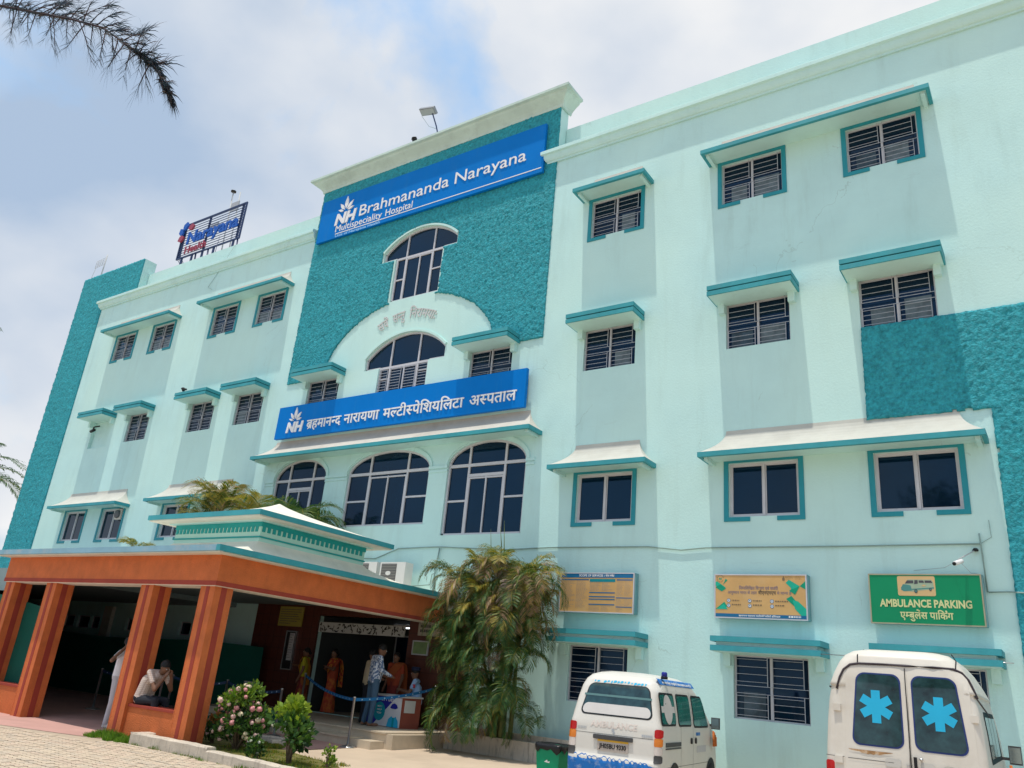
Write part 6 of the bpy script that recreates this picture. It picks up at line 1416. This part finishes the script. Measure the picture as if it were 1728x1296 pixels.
# bushes --------------------------------------------------------------
def leaf(mb, c, d, n_, s, m):
    sd = d.cross(n_).normalized(); mb.add([c, c+d*s*.5+sd*s*.30, c+d*s, c+d*s*.5-sd*s*.30], [(0, 1, 2), (0, 2, 3)], m)
def rv(r_): 
    v = Vector((r_.gauss(0, 1), r_.gauss(0, 1), r_.gauss(0, 1))); return v.normalized()
def bush(x, y, z, lb, rx, h0, h1, n, mats_, ls, seed, topm=None, stems=5, cat='bush', flowers=None, lobes=9):
    r_ = random.Random(seed); o = empty('flowering_bush' if flowers else 'leafy_bush', (x, y, z), lb, cat)
    q = MB(); tips = []
    for i in range(lobes):
        t = (i+.5)/lobes; zz = h0+(h1-h0)*t; a = r_.uniform(0, 6.28); wr = rx*math.sin(math.pi*min(.95, .28+.62*t))*r_.uniform(.35, .85)
        tips.append((Vector((wr*math.cos(a), wr*math.sin(a), zz)), rx*r_.uniform(.34, .5)))
    tips.append((Vector((0, 0, h1-.08)), rx*.3))
    for i, (tp, rr_) in enumerate(tips):
        q.tube([(r_.uniform(-.04, .04), r_.uniform(-.04, .04), -.02), (tp.x*.3, tp.y*.3, tp.z*.45), tp], [.016, .011, .004], BARK, 5)
    vlink(q, 'stem', o); q = MB()
    for k in range(n):
        tp, rr_ = r_.choice(tips); v = rv(r_); p = tp+Vector((v.x, v.y, v.z*.8))*rr_*(r_.random()**.45)
        if p.z < h0*.6: continue
        d = (v+Vector((0, 0, .5))+rv(r_)*.7).normalized(); m_ = r_.choice(mats_)
        if topm and p.z > h0+(h1-h0)*(.55+.2*r_.random()): m_ = r_.choice(topm)
        leaf(q, p, d, rv(r_), ls*r_.uniform(.7, 1.25), m_)
    vlink(q, 'foliage', o)
    if flowers:
        fm, nfl, fs = flowers
        protos_ = []
        for m_ in fm:
            f = MB()
            for k in range(26):
                v = rv(r_); v.z = abs(v.z)*.8+.05; sd = v.orthogonal().normalized(); c_ = v*.9; b_ = v.cross(sd)
                f.add([c_+sd*.42, c_+b_*.42, c_-sd*.42, c_-b_*.42], [(0, 1, 2, 3)], m_)
            f.lathe((0, 0, 0), [(.1, -.2), (.7, .0), (.75, .4), (.4, .8), (.05, .9)], m_, 8)
            me = bpy.data.meshes.new('flower_head'); me.from_pydata(f.v, [], f.f); me.materials.append(m_); me.update(); protos_.append(me)
        for k in range(nfl):
            tp, rr_ = r_.choice(tips); v = rv(r_); v.y = -abs(v.y) if r_.random() < .7 else v.y; p = tp+Vector((v.x, v.y, v.z*.8))*rr_*1.02
            fo = link('flower_head', r_.choice(protos_), o, loc=p); fo.scale = (fs*r_.uniform(.7, 1.15),)*3; fo.rotation_euler = (v.to_track_quat('Z', 'Y')).to_euler()
    return o
BG = [leafmat('bush_dark_green', (.022, .065, .018)), leafmat('bush_green', (.05, .12, .022)), leafmat('bush_mid_green', (.09, .17, .03))]
YG_ = [leafmat('bush_yellow_green', (.26, .34, .03)), leafmat('bush_lime', (.18, .28, .03))]
ORL = [leafmat('bush_orange', (.45, .16, .03)), leafmat('bush_rust', (.30, .12, .04))]
PKF = [mat('pink_petal', (.68, .30, .30), .6, .15, 20), mat('pale_pink_petal', (.70, .46, .40), .6, .12, 20), mat('cream_petal', (.66, .55, .36), .6, .12, 20)]
bush(-12.3, -6.05, -.05, 'large rounded bush covered in pink and cream flower heads', .45, .22, 1.0, 2300, BG, .085, 3, [BG[2], YG_[1]], flowers=(PKF+PKF[:1], 95, .048), lobes=14)
bush(-10.6, -6.35, -.05, 'yellow green topped bush on bare stems in front of the steps', .36, .30, .90, 950, BG+[BG[1]], .115, 4, YG_, flowers=([mat('white_petal', (.70, .70, .58), .6, .1, 20)], 9, .028), lobes=12)
bush(-13.35, -5.75, -.05, 'small bush with orange leaves beside the corner column', .20, .12, .50, 520, [BG[1], BG[2]], .065, 5, ORL, lobes=7)
bush(-11.25, -6.45, -.05, 'low dark bush with white flowers beside the yellow green bush', .22, .06, .30, 420, BG, .06, 6, None, flowers=([mat('white_petal', (.70, .70, .58), .6, .1, 20)], 8, .03), lobes=6)
bush(-10.15, -5.95, -.08, 'small yellow green seedling in the yellowish grass near the steps', .14, .05, .34, 240, YG_+[BG[2]], .05, 7, None, lobes=6)
# grass ----------------------------------------------------------------
def grass(name, regions, n, mats_, hh, seed, lb=None):
    r_ = random.Random(seed); q = MB()
    for k in range(n):
        x0, x1, y0, y1 = r_.choice(regions); x, y = r_.uniform(x0, x1), r_.uniform(y0, y1); z = ground_z(y)-.02 if y > -6.7 else -.12
        if name == 'dry_grass': z = -.05
        g_ = noise.noise(Vector((x*3, y*3, seed)))
        if g_ < -.15: continue
        h_ = hh*r_.uniform(.5, 1.2)*(.7+g_); a = r_.uniform(0, 6.28); dx, dy = .005*math.cos(a), .005*math.sin(a); lx, ly = r_.uniform(-.4, .4)*h_, r_.uniform(-.4, .4)*h_
        q.add([(x-dx, y-dy, z), (x+dx, y+dy, z), (x+dx*.7+lx*.4, y+dy*.7+ly*.4, z+h_*.6), (x+lx, y+ly, z+h_)], [(0, 1, 2), (0, 2, 3)], r_.choice(mats_))
    o = q.build(name, kind='stuff'); tag(o, lb, 'grass'); return o
GG = [leafmat('grass_green', (.10, .22, .02)), leafmat('grass_bright', (.18, .32, .03))]; GY = [leafmat('grass_yellow', (.36, .28, .03)), leafmat('grass_olive', (.16, .18, .03))]
grass('green_grass', [(-21.5, -19.7, -7.0, -6.65), (-21.5, -19.9, -7.2, -6.9), (-15.6, -14.0, -6.95, -6.62), (-15.2, -14.1, -7.15, -6.9)], 9000, GG, .13, 3, 'bright green grass tufts at the foot of the portico columns')
grass('dry_grass', [(-13.8, -9.7, -6.8, -6.1), (-12.9, -10.2, -6.2, -5.3), (-13.2, -12.5, -5.3, -4.6)], 11000, GY+[GG[0]], .07, 4, 'yellowish ground cover grass in the flower bed')
# weeds at the kerb foot
grass('kerb_weeds', [(-13.9, -11.9, -7.05, -6.99), (-11.9, -10.5, -7.12, -7.05)], 500, [GG[0], GY[1]], .07, 9, 'thin weeds along the foot of the flower bed kerb')
# casuarina ------------------------------------------------------------
cas = empty('casuarina_tree', (-8.6, -16.6, -.12), 'casuarina tree whose feathery branch droops in at the top left corner', 'tree')
NEED = [leafmat('casuarina_needle_dark', (.03, .05, .085), tr=.1), leafmat('casuarina_needle', (.05, .08, .09), tr=.1), leafmat('casuarina_needle_dry', (.12, .08, .07), tr=.1)]
TW = mat('casuarina_bark', (.05, .035, .045), .9, .2, 10)
q = MB(); q.tube([(-8.6, -16.6, -.2), (-8.55, -16.55, 3), (-8.7, -16.5, 6), (-8.6, -16.5, 9)], [.20, .16, .12, .08], BARK, 10); q.build('trunk', cas)
main = [(-8.62, -16.5, 7.0), (-7.2, -15.8, 6.6), (-6.0, -15.2, 5.75), (-4.78, -14.85, 4.94), (-4.05, -14.85, 4.52), (-3.63, -14.85, 4.28), (-3.22, -14.85, 4.03), (-2.84, -14.85, 3.73), (-2.61, -14.85, 3.54), (-2.45, -14.85, 3.34)]
main = [Vector(p) for p in main]; q = MB(); q.tube(main, [.05, .04, .02, .008, .0065, .0055, .0045, .0035, .003, .0025], TW, 6); q.build('branch', cas)
rc = random.Random(12); nd = MB(); tw_ = MB()
def mpt(t):
    x = t*(len(main)-1); i = min(len(main)-2, int(x)); return main[i].lerp(main[i+1], x-i), (main[i+1]-main[i]).normalized()
def needles(c, d, n, L_, spread):
    for k in range(n):
        v = (d+rv(rc)*spread).normalized(); ln = L_*rc.uniform(.6, 1.1); s = v.cross(Vector((.3, 1, .2))).normalized()*.0016; o = c+d*rc.uniform(-.05, .03); m1 = o+v*ln*.55; e_ = m1+(v+Vector((0, 0, -.45))).normalized()*ln*.45
        m_ = rc.choice((NEED[0], NEED[0], NEED[1], NEED[2]))
        nd.add([o-s, o+s, m1+s, m1-s, e_], [(0, 1, 2, 3), (3, 2, 4)], m_)
for k in range(64):
    t = .30+.70*k/63.0 if k < 52 else rc.uniform(.25, .55)
    p, d = mpt(min(t, .999)); sdz = Vector((-d.z, 0, d.x)); sg = 1 if k % 2 else -1
    tdir = (d*rc.uniform(.3, .9)+sdz*sg*rc.uniform(.5, 1.1)+Vector((0, rc.uniform(-.5, .5), 0))).normalized(); ln = rc.uniform(.05, .20)*(1.25-t*.7)
    mid = p+tdir*ln*.5; e_ = mid+(tdir+Vector((0, 0, -.25))).normalized()*ln*.5
    tw_.tube([p, mid, e_], [.003, .0022, .0012], TW, 4)
    needles(e_, (e_-mid).normalized(), 18, .095, .5); needles(mid, tdir, 7, .08, .6); needles(p, (d+Vector((0, 0, -.5))).normalized(), 8, .09, .8)
for k in range(26):
    p, d = mpt(.78+.21*k/25); needles(p, (d+rv(rc)*.3).normalized(), 16, .085, .5)
needles(main[-1], (main[-1]-main[-2]).normalized(), 90, .10, .28); needles(mpt(.96)[0], mpt(.96)[1], 60, .10, .35)
tw_.build('twig', cas, kind='stuff'); nd.build('foliage', cas, kind='stuff')
# broad crown trees across the road: seen mirrored in the first floor windows
def tree(x, y, h_, cr, lb, seed, nleaf=5200):
    r_ = random.Random(seed); o = empty('roadside_tree', (x, y, -.12), lb, 'tree'); q = MB()
    q.tube([(0, 0, -.1), (.1, 0, h_*.3), (0, .1, h_*.5)], [.28, .2, .15], BARK, 9); vlink(q, 'trunk', o); q = MB(); tips = []
    for i in range(16):
        a = i*2.4; u = r_.uniform(.35, 1); tp = Vector((cr*u*math.cos(a), cr*u*math.sin(a), h_*r_.uniform(.6, 1.0)-u*.8)); b0 = Vector((0, .05, h_*r_.uniform(.3, .5)))
        md = b0.lerp(tp, .5)+Vector((0, 0, .5)); q.tube([b0, md, tp], [.10, .06, .02], BARK, 6); tips.append(tp)
        for j in range(4): t2 = tp+rv(r_)*cr*.35; q.tube([md.lerp(tp, .6), tp.lerp(t2, .5), t2], [.04, .025, .008], BARK, 4); tips.append(t2)
    vlink(q, 'limb', o); q = MB()
    for k in range(nleaf): tp = r_.choice(tips); leaf(q, tp+rv(r_)*r_.random()**.5*cr*.24, rv(r_), rv(r_), .22*r_.uniform(.7, 1.3), r_.choice(BG))
    vlink(q, 'crown', o)
tree(-4.6, -30.5, 13.0, 3.8, 'roadside tree behind the viewer mirrored in the right first floor windows', 3); tree(-1.2, -29.0, 12.5, 3.2, 'second roadside tree behind the viewer mirrored in the rightmost first floor window', 5)
